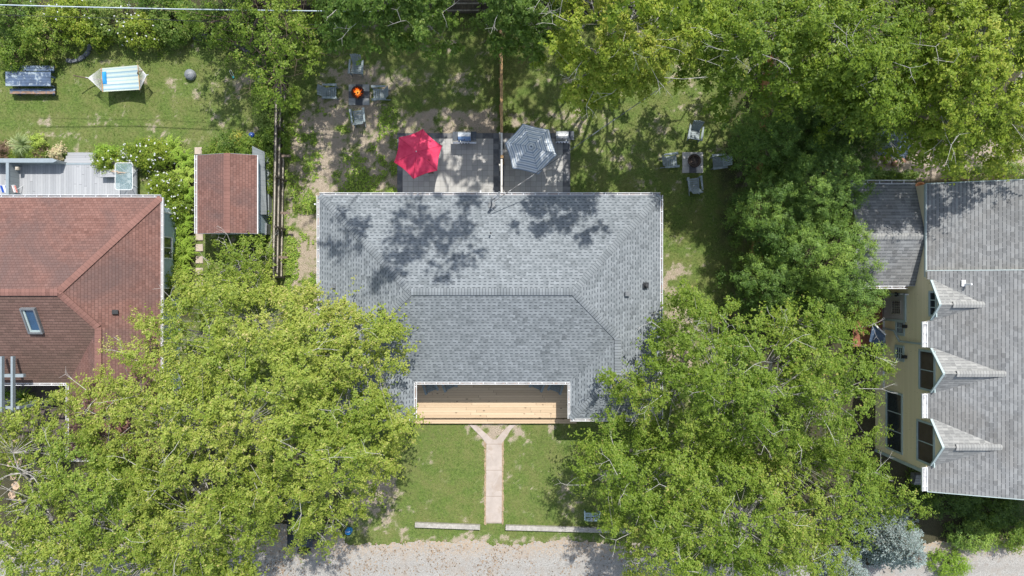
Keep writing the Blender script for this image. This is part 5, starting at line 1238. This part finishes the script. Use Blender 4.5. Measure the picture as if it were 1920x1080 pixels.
def crown_clumps(poly, ze_, zt_, dome, sp, r, lump=1.2, under=.8, lump_f=.33, edge_lo=1.6):
    P = np.array(poly, float); zm = (ze_ + zt_) / 2; spx = sp * 1280 / (H - zm)
    x0, y0 = P.min(0) - 5; x1, y1 = P.max(0) + 5
    gx, gy = np.meshgrid(np.arange(x0, x1, spx), np.arange(y0, y1, spx * .87)); gx = gx + (np.arange(gx.shape[0]) % 2)[:, None] * spx * .5
    gx = gx.ravel() + r.normal(0, spx * .33, gx.size); gy = gy.ravel() + r.normal(0, spx * .33, gy.size)
    k = inpoly(gx, gy, poly); gx, gy = gx[k], gy[k]; d = dpoly(gx, gy, poly) * (H - zm) / 1280
    t = np.clip(d / dome, 0, 1); sd = int(r.integers(1, 900)); lum = fbm((gx - 960) / 32, (gy - 540) / 32, lump_f, sd, 3, .6) - .5
    z = ze_ + (zt_ - ze_) * np.sqrt(1 - (1 - t) ** 2) + lum * lump * 3.0 * (.35 + .65 * t) + r.normal(0, .42, len(t)) - edge_lo * (1 - t) ** 3 * r.random(len(t))
    X = (gx - 960) * (H - z) / 1280; Y = (540 - gy) * (H - z) / 1280; K = np.stack([X, Y, z], -1)
    # gaps where the lumps fall away
    hole = (fbm(X, Y, .75, sd + 7, 3, .6) < .325) & (t > .1); K = K[~hole]; t = t[~hole]
    lo = K[r.integers(0, len(K), int(len(K) * under * 1.5))].copy(); lo[:, 2] -= r.uniform(.8, 2.8, len(lo)); lo[:, :2] += r.normal(0, .4, (len(lo), 2))
    c = K[:, :2].mean(0); lo[:, :2] = c + (lo[:, :2] - c) * .95
    return K, lo
def tree(name, label, poly, ze_, zt_, base, leafm='maple', sp=.76, dome=3.2, rad=.66, nt=13, nl=25, size=.108, aspect=.55, seed=1, lump=1.2, under=1.0, tint=.55, tamp=.35,
         twigs=24, bark='bark', rt=.24, fork=None, group=None, cat='tree', upb=.9, flat_=.55, lump_f=.33, nlimb=9, twigL=1.0, twig_m='bark_white'):
    r = np.random.default_rng(seed); K, lo = crown_clumps(poly, ze_, zt_, dome, sp, r, lump, under, lump_f)
    allK = np.concatenate([K, lo]); b = W(*base); root = empty(name, (b.x, b.y, 0), label=label, cat=cat, group=group); off = np.array([b.x, b.y, 0.0])
    allK = allK - off; Kt = K - off; cen = Kt.mean(0); cen[2] -= 2
    def od(Q): return unit(Q - cen)
    tn = tint + tamp * (fbm(allK[:, 0] + b.x, allK[:, 1] + b.y, .45, seed + 3, 4, .6) - .5) * 1.6
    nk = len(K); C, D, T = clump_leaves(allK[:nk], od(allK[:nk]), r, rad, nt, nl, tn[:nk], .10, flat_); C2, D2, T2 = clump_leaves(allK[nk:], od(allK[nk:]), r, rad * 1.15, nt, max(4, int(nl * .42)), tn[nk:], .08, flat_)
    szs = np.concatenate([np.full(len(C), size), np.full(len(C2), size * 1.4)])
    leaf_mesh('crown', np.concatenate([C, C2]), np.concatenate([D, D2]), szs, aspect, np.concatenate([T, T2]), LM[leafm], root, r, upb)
    seg = skeleton((0, 0), fork or ze_ * .55, allK, r, rt, nlimb); V, F = tubes(*seg, 6); n1 = len(F)
    if twigs: V2, F2 = tubes(*bare_twigs(Kt, od(Kt), r, twigs, twigL), 6); F = np.concatenate([F, F2 + len(V)]); V = np.concatenate([V, V2])
    me = quads('trunk', V, F); me.materials.append(M[bark]); me.materials.append(M[twig_m]); me.polygons.foreach_set('material_index', (np.arange(len(F)) >= n1).astype(np.int32)); me.polygons.foreach_set('use_smooth', np.ones(len(F), bool))
    o = bpy.data.objects.new('trunk', me); COL.objects.link(o); o.parent = root
    return root

# two big street side trees on the left
tree('broadleaf_tree', 'largest yellow green tree, reaching over both the grey roof and the red roof',
     [(330, 535), (352, 512), (400, 540), (470, 528), (545, 545), (600, 560), (618, 540), (645, 548), (640, 580), (700, 585), (740, 610), (752, 640), (738, 690), (700, 700), (745, 745), (700, 785), (765, 790), (745, 845), (725, 900), (700, 960), (650, 985), (610, 1026), (585, 1012), (560, 1034), (525, 1000), (480, 1015), (400, 1090), (330, 1120), (250, 1020), (215, 930), (190, 850), (150, 790), (100, 760), (60, 770), (70, 742), (120, 735), (180, 715), (190, 655), (250, 640), (258, 592), (300, 590), (325, 565)],
     6.0, 9.6, (415, 800), 'maple', seed=21, dome=4.5, tint=.60, twigs=31, lump=1.3)
tree('broadleaf_tree', 'yellow green tree filling the bottom left corner',
     [(-60, 770), (0, 765), (40, 800), (20, 850), (-10, 850), (-10, 900), (20, 935), (60, 930), (70, 880), (50, 860), (60, 815), (120, 800), (170, 830), (230, 900), (280, 960), (330, 1040), (420, 1060), (470, 1110), (350, 1200), (-80, 1200)],
     5.4, 8.4, (110, 985), 'maple', seed=22, dome=3.5, tint=.52, twigs=27, lump=1.1)
tree('young_tree', 'small round green tree between the shed and the largest tree',
     [(388, 515), (384, 480), (400, 470), (412, 452), (440, 440), (470, 438), (500, 450), (508, 478), (505, 520), (490, 560), (420, 560)], 2.4, 3.9, (448, 500), 'maple2', sp=.42, dome=1.6, rad=.36, nt=8, nl=11, size=.10, seed=23, lump=.5, twigs=6, rt=.08, tint=.60, under=.7)
# right hand pair
tree('broadleaf_tree', 'big green tree between the right corner of the grey house and the yellow house',
     [(1140, 735), (1150, 698), (1190, 700), (1215, 650), (1250, 620), (1275, 590), (1280, 552), (1320, 545), (1375, 562), (1400, 590), (1470, 585), (1520, 560), (1560, 568), (1590, 600), (1632, 618), (1645, 650), (1672, 690), (1640, 725), (1632, 780), (1648, 830), (1625, 870), (1500, 860), (1400, 860), (1300, 850), (1215, 860), (1190, 830), (1120, 805), (1165, 785), (1185, 760)],
     5.6, 9.0, (1395, 735), 'maple2', seed=31, dome=4.0, tint=.54, twigs=21, size=.105)
tree('broadleaf_tree', 'big green tree at the bottom between the front lawn and the blue spruce',
     [(1105, 808), (1160, 820), (1210, 850), (1300, 838), (1400, 845), (1500, 850), (1625, 850), (1662, 880), (1680, 920), (1712, 925), (1745, 975), (1700, 990), (1665, 965), (1625, 1000), (1600, 1040), (1560, 1110), (1380, 1160), (1200, 1150), (1165, 1070), (1190, 1030), (1130, 1000), (1150, 960), (1105, 925), (1082, 890), (1100, 850)],
     5.2, 8.6, (1400, 960), 'maple2', seed=32, dome=4.0, tint=.60, twigs=27, size=.105)
# upper row, canopy over the back gardens
tree('broadleaf_tree', 'bright yellow green tree hanging over the upper edge right of the dividing fence',
     [(1030, -60), (1035, 30), (1045, 80), (1062, 95), (1055, 130), (1075, 150), (1048, 190), (1075, 185), (1110, 170), (1118, 190), (1135, 150), (1150, 150), (1180, 175), (1200, 150), (1240, 150), (1262, 120), (1300, 115), (1330, 60), (1345, -15)],
     8.5, 11.0, (1190, -60), 'back', seed=41, dome=2.5, tint=.72, twigs=24, sp=.50, rad=.45, size=.12, under=.6, lump=.9, lump_f=.5, twigL=1.2)
tree('broadleaf_tree', 'mid green tree above the dark junipers at the upper right',
     [(1330, -12), (1325, 40), (1312, 110), (1345, 150), (1380, 165), (1400, 178), (1430, 165), (1436, 118), (1456, 118), (1470, 160), (1520, 170), (1570, 200), (1620, 240), (1680, 255), (1720, 200), (1740, 100), (1740, -70), (1450, -25)],
     8.2, 11.2, (1500, -30), 'back', seed=42, dome=3.5, tint=.40, twigs=12, sp=.58, size=.11, aspect=.6, lump=1.3)
tree('broadleaf_tree', 'yellow green tree with bleached bare branches in the upper right corner',
     [(1700, -150), (1715, 60), (1740, 130), (1700, 190), (1735, 245), (1770, 300), (1790, 318), (1830, 290), (1880, 330), (1905, 300), (1990, 300), (2040, 100), (2000, -150)],
     7.6, 10.5, (1850, 60), 'back', seed=43, dome=3.2, tint=.66, twigs=37, sp=.60, size=.12, lump=1.3, under=.5, twigL=1.5)
tree('broadleaf_tree', 'sparse vine covered tree above the left end of the back fence with reddish green tips',
     [(325, -120), (330, 30), (345, 60), (370, 45), (400, 90), (430, 120), (460, 130), (480, 190), (505, 200), (530, 195), (560, 170), (590, 130), (600, 90), (585, 60), (620, -120)],
     5.0, 8.0, (500, 20), 'maple2', seed=44, dome=2.5, tint=.55, twigs=27, sp=.58, rad=.5, nt=9, nl=12, size=.11, under=.7, lump=1.2, twigL=1.1, twig_m='bark_brown', bark='bark_brown')
tree('broadleaf_tree', 'dark green tree hanging over the back fence above the red umbrella',
     [(600, -90), (608, 20), (615, 50), (640, 75), (680, 55), (690, 25), (712, 40), (730, 25), (742, 70), (765, 85), (790, 75), (815, 50), (830, 5), (860, -90)],
     9.0, 10.8, (720, -90), 'dark', seed=45, dome=2.5, tint=.62, rt=.1, nlimb=5, twigs=7, sp=.52, rad=.46, size=.12, under=.5, lump=.8)
tree('broadleaf_tree', 'mid green tree with an orange tip where the tan fence enters the trees',
     [(890, -90), (905, 20), (915, 38), (940, 60), (965, 65), (1000, 80), (1025, 75), (1040, 30), (1045, -90)],
     8.0, 9.6, (970, -70), 'dark', seed=46, dome=2.5, tint=.66, rt=.1, nlimb=5, twigs=7, sp=.52, rad=.46, size=.12, under=.5, lump=.8)
# tall trees just beyond the upper edge: their crowns shade the back yard and the roof
def wpoly(pts, z): return [(960 + x * 1280 / (H - z), 540 - y * 1280 / (H - z)) for x, y in pts]
tree('tall_tree', 'tall tree beyond the top edge shading the left half of the grey roof',
     wpoly([(-7.6, 13.4), (-6.2, 12.3), (-4.9, 12.0), (-4.2, 10.0), (-3.2, 9.4), (-2.3, 10.6), (-1.3, 11.3), (-.4, 10.2), (.8, 10.0), (1.8, 11.6), (2.4, 14), (3.2, 17), (2.2, 20), (-1.5, 19.5), (-2.6, 16), (-5, 14.8), (-7.6, 14.6)], 19), 17.8, 20.8, (900, -180), 'dark', seed=51, dome=1.5, sp=1.12, rad=.72, nt=11, nl=17, size=.17, tint=.55, twigs=0, under=.28, rt=.2, lump=.7, nlimb=5, fork=14.5)
tree('tall_tree', 'tall tree beyond the top edge shading the burning fire pit',
     wpoly([(-13, 21), (-9, 19.8), (-5, 20.4), (-2, 19.2), (1, 20.0), (4, 19.5), (5, 23), (3, 28), (-4, 29), (-11, 28), (-14, 25)], 15.5), 14.2, 17.4, (700, -330), 'dark', seed=54, dome=3, sp=.85, rad=.8, nt=9, nl=11, size=.19, tint=.55, twigs=0, under=.9, rt=.2, lump=.7, nlimb=5, fork=12)
tree('tall_tree', 'tall tree beyond the top edge shading the right half of the grey roof',
     wpoly([(2.6, 11.6), (3.6, 10.2), (4.4, 10.2), (5.0, 11.4), (5.9, 9.6), (6.8, 9.3), (7.6, 11.0), (6.9, 13.6), (6.0, 16), (6.6, 20), (8.5, 22), (8.5, 25), (6, 26), (3.6, 22), (3.8, 16)], 15), 13.8, 16.6, (1130, -170), 'back', seed=52, dome=1.2, sp=1.0, rad=.68, nt=11, nl=17, size=.16, tint=.55, twigs=0, under=.35, rt=.2, lump=.7, nlimb=5, fork=11)
tree('tall_tree', 'tall tree beyond the top edge shading the taupe roof',
     wpoly([(20.5, 10.2), (22, 9.6), (23.5, 10.0), (25, 9.2), (28, 9.8), (29, 15), (24, 17), (20, 15)], 12.5), 11.5, 13.8, (1860, -120), 'back', seed=53, dome=2.5, sp=.75, rad=.7, nt=8, nl=9, size=.17, tint=.6, twigs=8, under=.5, rt=.2, lump=.6)
# junipers along the cedar fence
for k, (cx, cy, rx, ry, zt_, lb) in enumerate(((1482, 250, 86, 88, 5.4, 'dark green juniper topmost in the row along the cedar fence'), (1560, 330, 92, 92, 6.0, 'broad dark green juniper beside the lower side roof'),
        (1470, 392, 84, 84, 5.4, 'dark green juniper in the middle of the row, over the cedar fence'), (1555, 470, 95, 85, 6.2, 'bright topped juniper below the side roof of the yellow house'),
        (1452, 530, 72, 64, 4.8, 'lowest dark juniper, touching the big green tree'), (1590, 560, 68, 55, 5.6, 'light green juniper beside the lilac door of the yellow house'), (1600, 215, 90, 70, 5.2, 'dark juniper above the garden pond'))):
    poly = [(cx + math.cos(a) * rx * random.uniform(.88, 1.12), cy + math.sin(a) * ry * random.uniform(.88, 1.12)) for a in np.linspace(0, 6.28, 15)[:-1]]
    tree('juniper_tree', lb, poly, zt_ - 2.6, zt_, (960 + (cx - 960) * .9, 540 + (cy - 540) * .9), 'juniper', seed=60 + k, dome=1.9, sp=.36, rad=.34, nt=10, nl=24, size=.088, aspect=.36, lump=1.0, under=.9, tint=.32 + .15 * (k in (3, 5)) + .06 * (k == 1), tamp=.75, twigs=0, bark='bark_brown', rt=.12, group=None, flat_=.9, upb=.6, lump_f=.55, fork=1.2)

# shrubs
def bush(name, label, px, py, rx, ry, h, leafm='maple2', seed=1, size=.09, aspect=.6, sp=.30, nt=7, nl=9, tint=.5, flowers=0, cat='shrub', group=None, rad=None, flm='white', fs=.09, tamp=.5, upb=.8):
    r = np.random.default_rng(seed); b = W(px, py, h * .6); s = (H - h * .6) / 1280; RX, RY = rx * s, ry * s
    n = max(5, int(2.6 * RX * RY * 3.14 / sp ** 2)); u = r.normal(0, 1, (n, 3)); u = unit(u); u[:, 2] = np.abs(u[:, 2]); q = r.uniform(.45, 1, n)[:, None] ** .5
    lum = 1 + .22 * (fbm(u[:, 0] * 2 + px, u[:, 1] * 2 + py, 1.2, seed, 3) - .5)[:, None] * 2
    K = u * q * lum * np.array([RX, RY, h * .9]) + np.array([0, 0, .12]); rd = rad or sp * 1.05
    root = empty(name, (b.x, b.y, 0), label=label, cat=cat, group=group)
    tn = tint + tamp * (fbm(K[:, 0] + b.x, K[:, 1] + b.y, 1.1, seed + 2, 3) - .5) * 1.5
    C, D, T = clump_leaves(K, u, r, rd, nt, nl, tn, .14, .8); C[:, 2] = np.maximum(C[:, 2], .04)
    leaf_mesh('foliage', C, D, size, aspect, T, LM[leafm], root, r, upb)
    m = min(len(K), 30); S = np.tile([[0, 0, 0.0]], (m, 1)); tube_obj('stems', (S, K[:m] * .92, np.full(m, .016), np.full(m, .006)), M['bark_brown'], root, 4)
    if flowers:
        nf = flowers; v = unit(r.normal(0, 1, (nf, 3))); v[:, 2] = np.abs(v[:, 2]) * 1.2 + .1; P = v * np.array([RX, RY, h * .95]) * r.uniform(.9, 1.18, (nf, 1)) + np.array([0, 0, .15])
        P = np.repeat(P, 5, 0) + r.normal(0, fs * .28, (nf * 5, 3)); leaf_mesh('flowers', P, np.repeat(v, 5, 0), fs, .8, r.random(len(P)), LM[flm], root, r, 1.6)
    return root
def spray(name, label, px, py, rad_, h, n, leafm, seed, w=.02, cat='plant', tint=.5, pinnate=False, group=None):
    """arching blades from one crown; pinnate = fern fronds"""
    r = np.random.default_rng(seed); b = W(px, py, h * .5); R_ = rad_ * (H - h) / 1280; az = r.random(n) * 6.283; L = R_ * r.uniform(.65, 1.1, n); hh = h * r.uniform(.6, 1.1, n)
    t = np.linspace(0, 1, 7); rr_ = L[:, None] * t ** 1.15; z = hh[:, None] * (np.sin(t * 2.3) * 1.05) * (1 - .15 * t); x = np.cos(az)[:, None] * rr_; y = np.sin(az)[:, None] * rr_
    P = np.stack([x, y, np.maximum(z, .02)], -1); side = np.stack([-np.sin(az), np.cos(az), np.zeros(n)], -1)[:, None, :]
    root = empty(name, (b.x, b.y, 0), label=label, cat=cat, group=group)
    if not pinnate:
        ww = (w * (1 - t ** 2 * .9))[None, :, None]; Lf = P - side * ww; Rt = P + side * ww; V = np.stack([Lf, Rt], 2).reshape(-1, 3)
        F = []; 
        for i in range(n):
            o_ = i * 14
            for k in range(6): F.append((o_ + 2 * k, o_ + 2 * k + 1, o_ + 2 * k + 3, o_ + 2 * k + 2))
        F = np.array(F); me = quads('blades', V, F); me.attributes.new('tint', 'FLOAT', 'FACE').data.foreach_set('value', np.clip(np.repeat(r.normal(tint, .2, n), 6), 0, 1).astype(np.float32))
        me.materials.append(LM[leafm]); o = bpy.data.objects.new('blades', me); COL.objects.link(o); o.parent = root
    else:
        q = r.random((n, 44)); k = np.clip((q * 6).astype(int), 0, 5); f = q * 6 - k; A = np.take_along_axis(P, k[..., None], 1); B_ = np.take_along_axis(P, k[..., None] + 1, 1); C = A + (B_ - A) * f[..., None]
        sgn = r.choice([-1, 1], (n, 44, 1)); wd = (.10 * (1 - q) + .02)[..., None]; C = C + side * sgn * wd * .7; C = C.reshape(-1, 3); m = len(C)
        sd = np.broadcast_to(side * sgn, (n, 44, 3)).reshape(-1, 3); fw = np.repeat(np.stack([np.cos(az), np.sin(az), np.zeros(n)], -1), 44, 0); ax = unit(sd + fw * .5); bx = unit(fw - sd * .5); Lg = (wd.reshape(-1, 1) * 1.0 + .03)
        V = np.stack([C - ax * Lg * .5, C + bx * .022, C + ax * Lg * .5, C - bx * .022], 1).reshape(-1, 3); me = quads('fronds', V, np.arange(4 * m).reshape(m, 4))
        me.attributes.new('tint', 'FLOAT', 'FACE').data.foreach_set('value', np.clip(r.normal(tint, .18, m), 0, 1).astype(np.float32)); me.materials.append(LM[leafm]); o = bpy.data.objects.new('fronds', me); COL.objects.link(o); o.parent = root
    return root

# hedge row at the upper left
for k, (px, py, rx, ry, h, lm, tn, lb) in enumerate((
    (15, 20, 50, 45, 2.6, 'dark', .6, 'grey green shrub in the very top left corner'), (75, 60, 48, 44, 2.2, 'maple2', .45, 'leafy shrub hanging over the upper navy bench'),
    (22, 95, 32, 30, 1.6, 'maple2', .4, 'low green shrub at the left edge above the navy bench'), (130, 22, 48, 42, 2.6, 'back', .62, 'yellowish green shrub at the top, second from the left corner'),
    (160, 62, 30, 26, 1.8, 'back', .7, 'bright leafy shrub beside the ring of edging stones'), (205, 30, 42, 38, 2.3, 'dark', .75, 'dark shrub with pale blossoms above the hammock'),
    (262, 52, 40, 32, 1.9, 'back', .5, 'flowering shrub above and right of the hammock'), (318, 30, 40, 45, 2.2, 'dark', .7, 'dark green shrub next to the curved stone border'),
    (290, 4, 50, 25, 2.4, 'dark', .5, 'dark shrub under the silver cable'), (380, 36, 40, 30, 1.8, 'dark', .6, 'dark shrub filling the upper bend of the curved stone border'), (440, 52, 38, 28, 1.8, 'maple2', .3, 'shrub inside the curved stone border under the sparse tree'), (500, 92, 30, 40, 1.9, 'dark', .7, 'ivy mound outside the right bend of the curved stone border'), (470, 10, 60, 24, 2.0, 'dark', .5, 'dark shrub at the top edge above the curved stone border'), (560, 60, 34, 36, 1.6, 'dark', .5, 'dark shrub at the top left corner of the back yard'))):
    bush('garden_shrub', lb, px, py, rx, ry, h, lm, 100 + k, sp=.34, size=.10, tint=tn, flowers=(24 if k in (5, 6, 3) else 0), fs=.06)
# roses and ferns round the deck
for k, (px, py, rx, ry, h, lb) in enumerate(((205, 300, 34, 20, 1.2, 'white rose bush spilling over the deck steps'), (275, 290, 46, 28, 1.4, 'widest white flowering rose bush behind the glass table'),
    (308, 350, 34, 26, 1.3, 'white rose bush at the corner of the red roof gutter'), (330, 395, 22, 34, 1.1, 'white rose bush along the light blue wall'), (322, 478, 20, 24, 1.0, 'white rose bush at the lower part of the light blue wall'))):
    bush('rose_bush', lb, px, py, rx, ry, h, 'back', 130 + k, sp=.26, size=.085, tint=.5, flowers=int(rx * ry / 26), fs=.065)
bush('garden_shrub', 'glossy light green shrub at the top of the deck steps', 198, 286, 18, 15, 1.0, 'lime', 140, sp=.22, size=.09, tint=.3)
for k, (px, py, rd_, tn, lb) in enumerate(((325, 278, 26, .6, 'yellow green fern at the upper end of the bed beside the shed'), (348, 300, 24, .5, 'fern beside the upper corner of the shed'), (350, 330, 24, .8, 'brightest yellow fern beside the shed gutter'),
    (352, 362, 22, .45, 'fern halfway down the shed gutter'), (345, 415, 24, .5, 'fern level with the lower shed corner'), (345, 445, 26, .55, 'big fern beside the topmost stepping stones'), (348, 475, 24, .6, 'fern beside the middle stepping stones'), (340, 505, 24, .65, 'lowest fern above the largest tree'))):
    spray('garden_fern', lb, px, py, rd_, .75, 46, 'lime', 150 + k, tint=tn, pinnate=True, cat='fern')
bush('climbing_shrub', 'light shrub climbing the light blue wall by the lower gutter', 322, 530, 16, 30, 1.6, 'maple', 160, sp=.28, tint=.6)
# little plants beside the deck
spray('ornamental_grass', 'spiky pale ornamental grass tuft above the deck wall', 42, 272, 27, .9, 130, 'pale', 170, w=.014, cat='grass plant')
bush('lime_shrub', 'small lime green shrub beside the pale grass tuft', 72, 266, 11, 9, .6, 'lime', 171, sp=.2, size=.08, tint=.6)
bush('hydrangea', 'cream and pink hydrangea beside the deck steps', 108, 286, 11, 11, .6, 'pinkish', 172, sp=.2, size=.09, aspect=.9, tint=.45)
bush('hydrangea', 'pale hydrangea tucked under the ornamental grass', 25, 276, 9, 8, .5, 'pinkish', 173, sp=.2, size=.08, aspect=.9, tint=.3)
bush('burgundy_shrub', 'small burgundy shrub between the lime shrub and the hydrangea', 78, 290, 10, 9, .5, 'burgundy', 174, sp=.2, size=.07)
bush('burgundy_shrub', 'brown green shrub at the left edge beside the deck wall', 3, 285, 12, 16, .6, 'burgundy', 175, sp=.22, size=.07)
bush('ground_cover', 'low green planting along the deck wall', 62, 291, 52, 9, .3, 'maple2', 176, sp=.2, size=.07, tint=.4)
bush('golden_shrub', 'golden yellow shrub above the shed', 443, 262, 11, 12, .8, 'yellow', 177, sp=.2, size=.06, aspect=.3)
for k, (px, py, rx, ry, h, lm, tn, lb) in enumerate(((430, 265, 30, 20, .8, 'dark', .8, 'dark shrub around the golden one'), (410, 284, 28, 10, .6, 'maple2', .4, 'low green shrub along the top eave of the shed'), (475, 275, 28, 20, 1.0, 'maple2', .4, 'green shrub right of the golden one'),
    (505, 215, 28, 42, 1.7, 'dark', .8, 'tall ivy bush against the upper part of the rail fence'), (512, 262, 24, 30, 1.7, 'maple2', .35, 'bright ivy bush spilling over the rail fence'), (500, 300, 16, 16, 1.0, 'maple2', .3, 'ivy at the shed corner by the rail fence'), (488, 180, 18, 24, 1.2, 'maple2', .35, 'shrub at the end of the curved stone border'),
    (506, 350, 6, 20, .6, 'maple2', .4, 'thin weeds between the shed and the rail fence'), (495, 410, 8, 7, .5, 'lime', .5, 'yellow green weed beside the white plank'))):
    bush('fence_shrub', lb, px, py, rx, ry, h, lm, 180 + k, sp=.28, size=.085, tint=tn)
spray('palm_like_plant', 'bright green strappy plant beside the pergola post', 47, 747, 24, .9, 90, 'lime', 195, w=.03, tint=.55)
spray('palm_like_plant', 'leafy plant between the two pergola rafters', 13, 738, 14, .8, 40, 'lime', 196, w=.03, tint=.35)
# around the yellow house
for k in range(12):
    bush('clipped_hedge_plant', 'round green shrub in the clipped row behind the side roof', 1603 + k * 9.6, 332 + random.uniform(-1, 1), 7.5, 7.5, .7, 'dark', 200 + k, sp=.2, size=.085, tint=.62, group='clipped hedge row behind the side roof', aspect=.8)
for k, (px, py, rx, ry, h, lm, tn, lb) in enumerate(((1790, 940, 60, 30, 1.6, 'dark', .35, 'dark shrub in the shade below the taupe roof corner'), (1870, 960, 60, 34, 1.7, 'dark', .3, 'dark shrub along the bottom wall of the yellow house'), (1740, 915, 24, 26, 1.2, 'dark', .4, 'shaded shrub at the corner of the yellow house'),
    (1830, 1005, 46, 28, 1.6, 'juniper', .6, 'grey green shrub sprawling over the sandy verge'), (1900, 1000, 38, 34, 1.7, 'maple2', .35, 'bright green shrub at the lower right edge'), (1900, 322, 40, 14, .8, 'dark', .6, 'shrub along the upper wall of the yellow house'), (1820, 325, 38, 12, .8, 'maple2', .25, 'low shrub above the taupe roof edge'), (1785, 1060, 34, 22, 1.0, 'lime', .25, 'leafy shrub below the blue spruce'))):
    bush('house_shrub', lb, px, py, rx, ry, h, lm, 220 + k, sp=.3, size=.085, tint=tn)

# blue spruce
def spruce(px, py, h, R_, seed, label):
    r = np.random.default_rng(seed); b = W(px, py, h * .6); root = empty('blue_spruce', (b.x, b.y, 0), label=label, cat='tree'); A, B_ = [], []
    z = .5
    while z < h - .15:
        L = R_ * (1 - z / h) ** .8 + .12; n = int(9 + 8 * (1 - z / h)); a0 = r.random() * 6.28
        for k in range(n):
            a = a0 + 6.283 * k / n + r.normal(0, .12); l = L * r.uniform(.8, 1.1); s_ = np.array([0, 0, z]); e = np.array([math.cos(a) * l, math.sin(a) * l, z - .10 * l + .10]); A.append(s_); B_.append(e)
            for q in np.arange(.3, 1, .17):
                for sg in (-1, 1):
                    o_ = s_ + (e - s_) * q; a2 = a + sg * .8; l2 = l * (1.05 - q) * .55; A.append(o_); B_.append(o_ + np.array([math.cos(a2) * l2, math.sin(a2) * l2, .02]))
        z += .27
    A = np.array(A + [[0, 0, 0]]); B_ = np.array(B_ + [[0, 0, h]]); tube_obj('trunk', (A, B_, np.append(np.full(len(A) - 1, .012), .09), np.append(np.full(len(A) - 1, .005), .01)), M['bark_brown'], root, 4)
    Ls = np.linalg.norm(B_ - A, axis=1)[:-1]; m = np.maximum(3, (Ls * 120).astype(int)); id_ = np.repeat(np.arange(len(Ls)), m); t = r.uniform(.1, 1.03, len(id_))[:, None]
    P = A[id_] + (B_[id_] - A[id_]) * t; d = unit(B_[id_] - A[id_]); side = unit(r.normal(0, 1, P.shape)); ax = unit(d * .9 + side * .7); bx = unit(np.cross(ax, r.normal(0, 1, P.shape))); L = r.uniform(.05, .09, (len(P), 1)); P = P + ax * L * .5
    V = np.stack([P - ax * L * .5, P + bx * .014, P + ax * L * .5, P - bx * .014], 1).reshape(-1, 3); me = quads('crown', V, np.arange(4 * len(P)).reshape(-1, 4))
    me.attributes.new('tint', 'FLOAT', 'FACE').data.foreach_set('value', np.clip(r.normal(.5, .22, len(P)) + .25 * (t[:, 0] - .6), 0, 1).astype(np.float32)); me.materials.append(LM['spruce']); o = bpy.data.objects.new('crown', me); COL.objects.link(o); o.parent = root
spruce(1690, 1026, 4.6, 2.2, 5, 'pale blue spruce poking out under the bottom right tree')
spruce(1600, 1085, 3.6, 1.5, 6, 'smaller blue spruce at the bottom edge under the right hand tree')
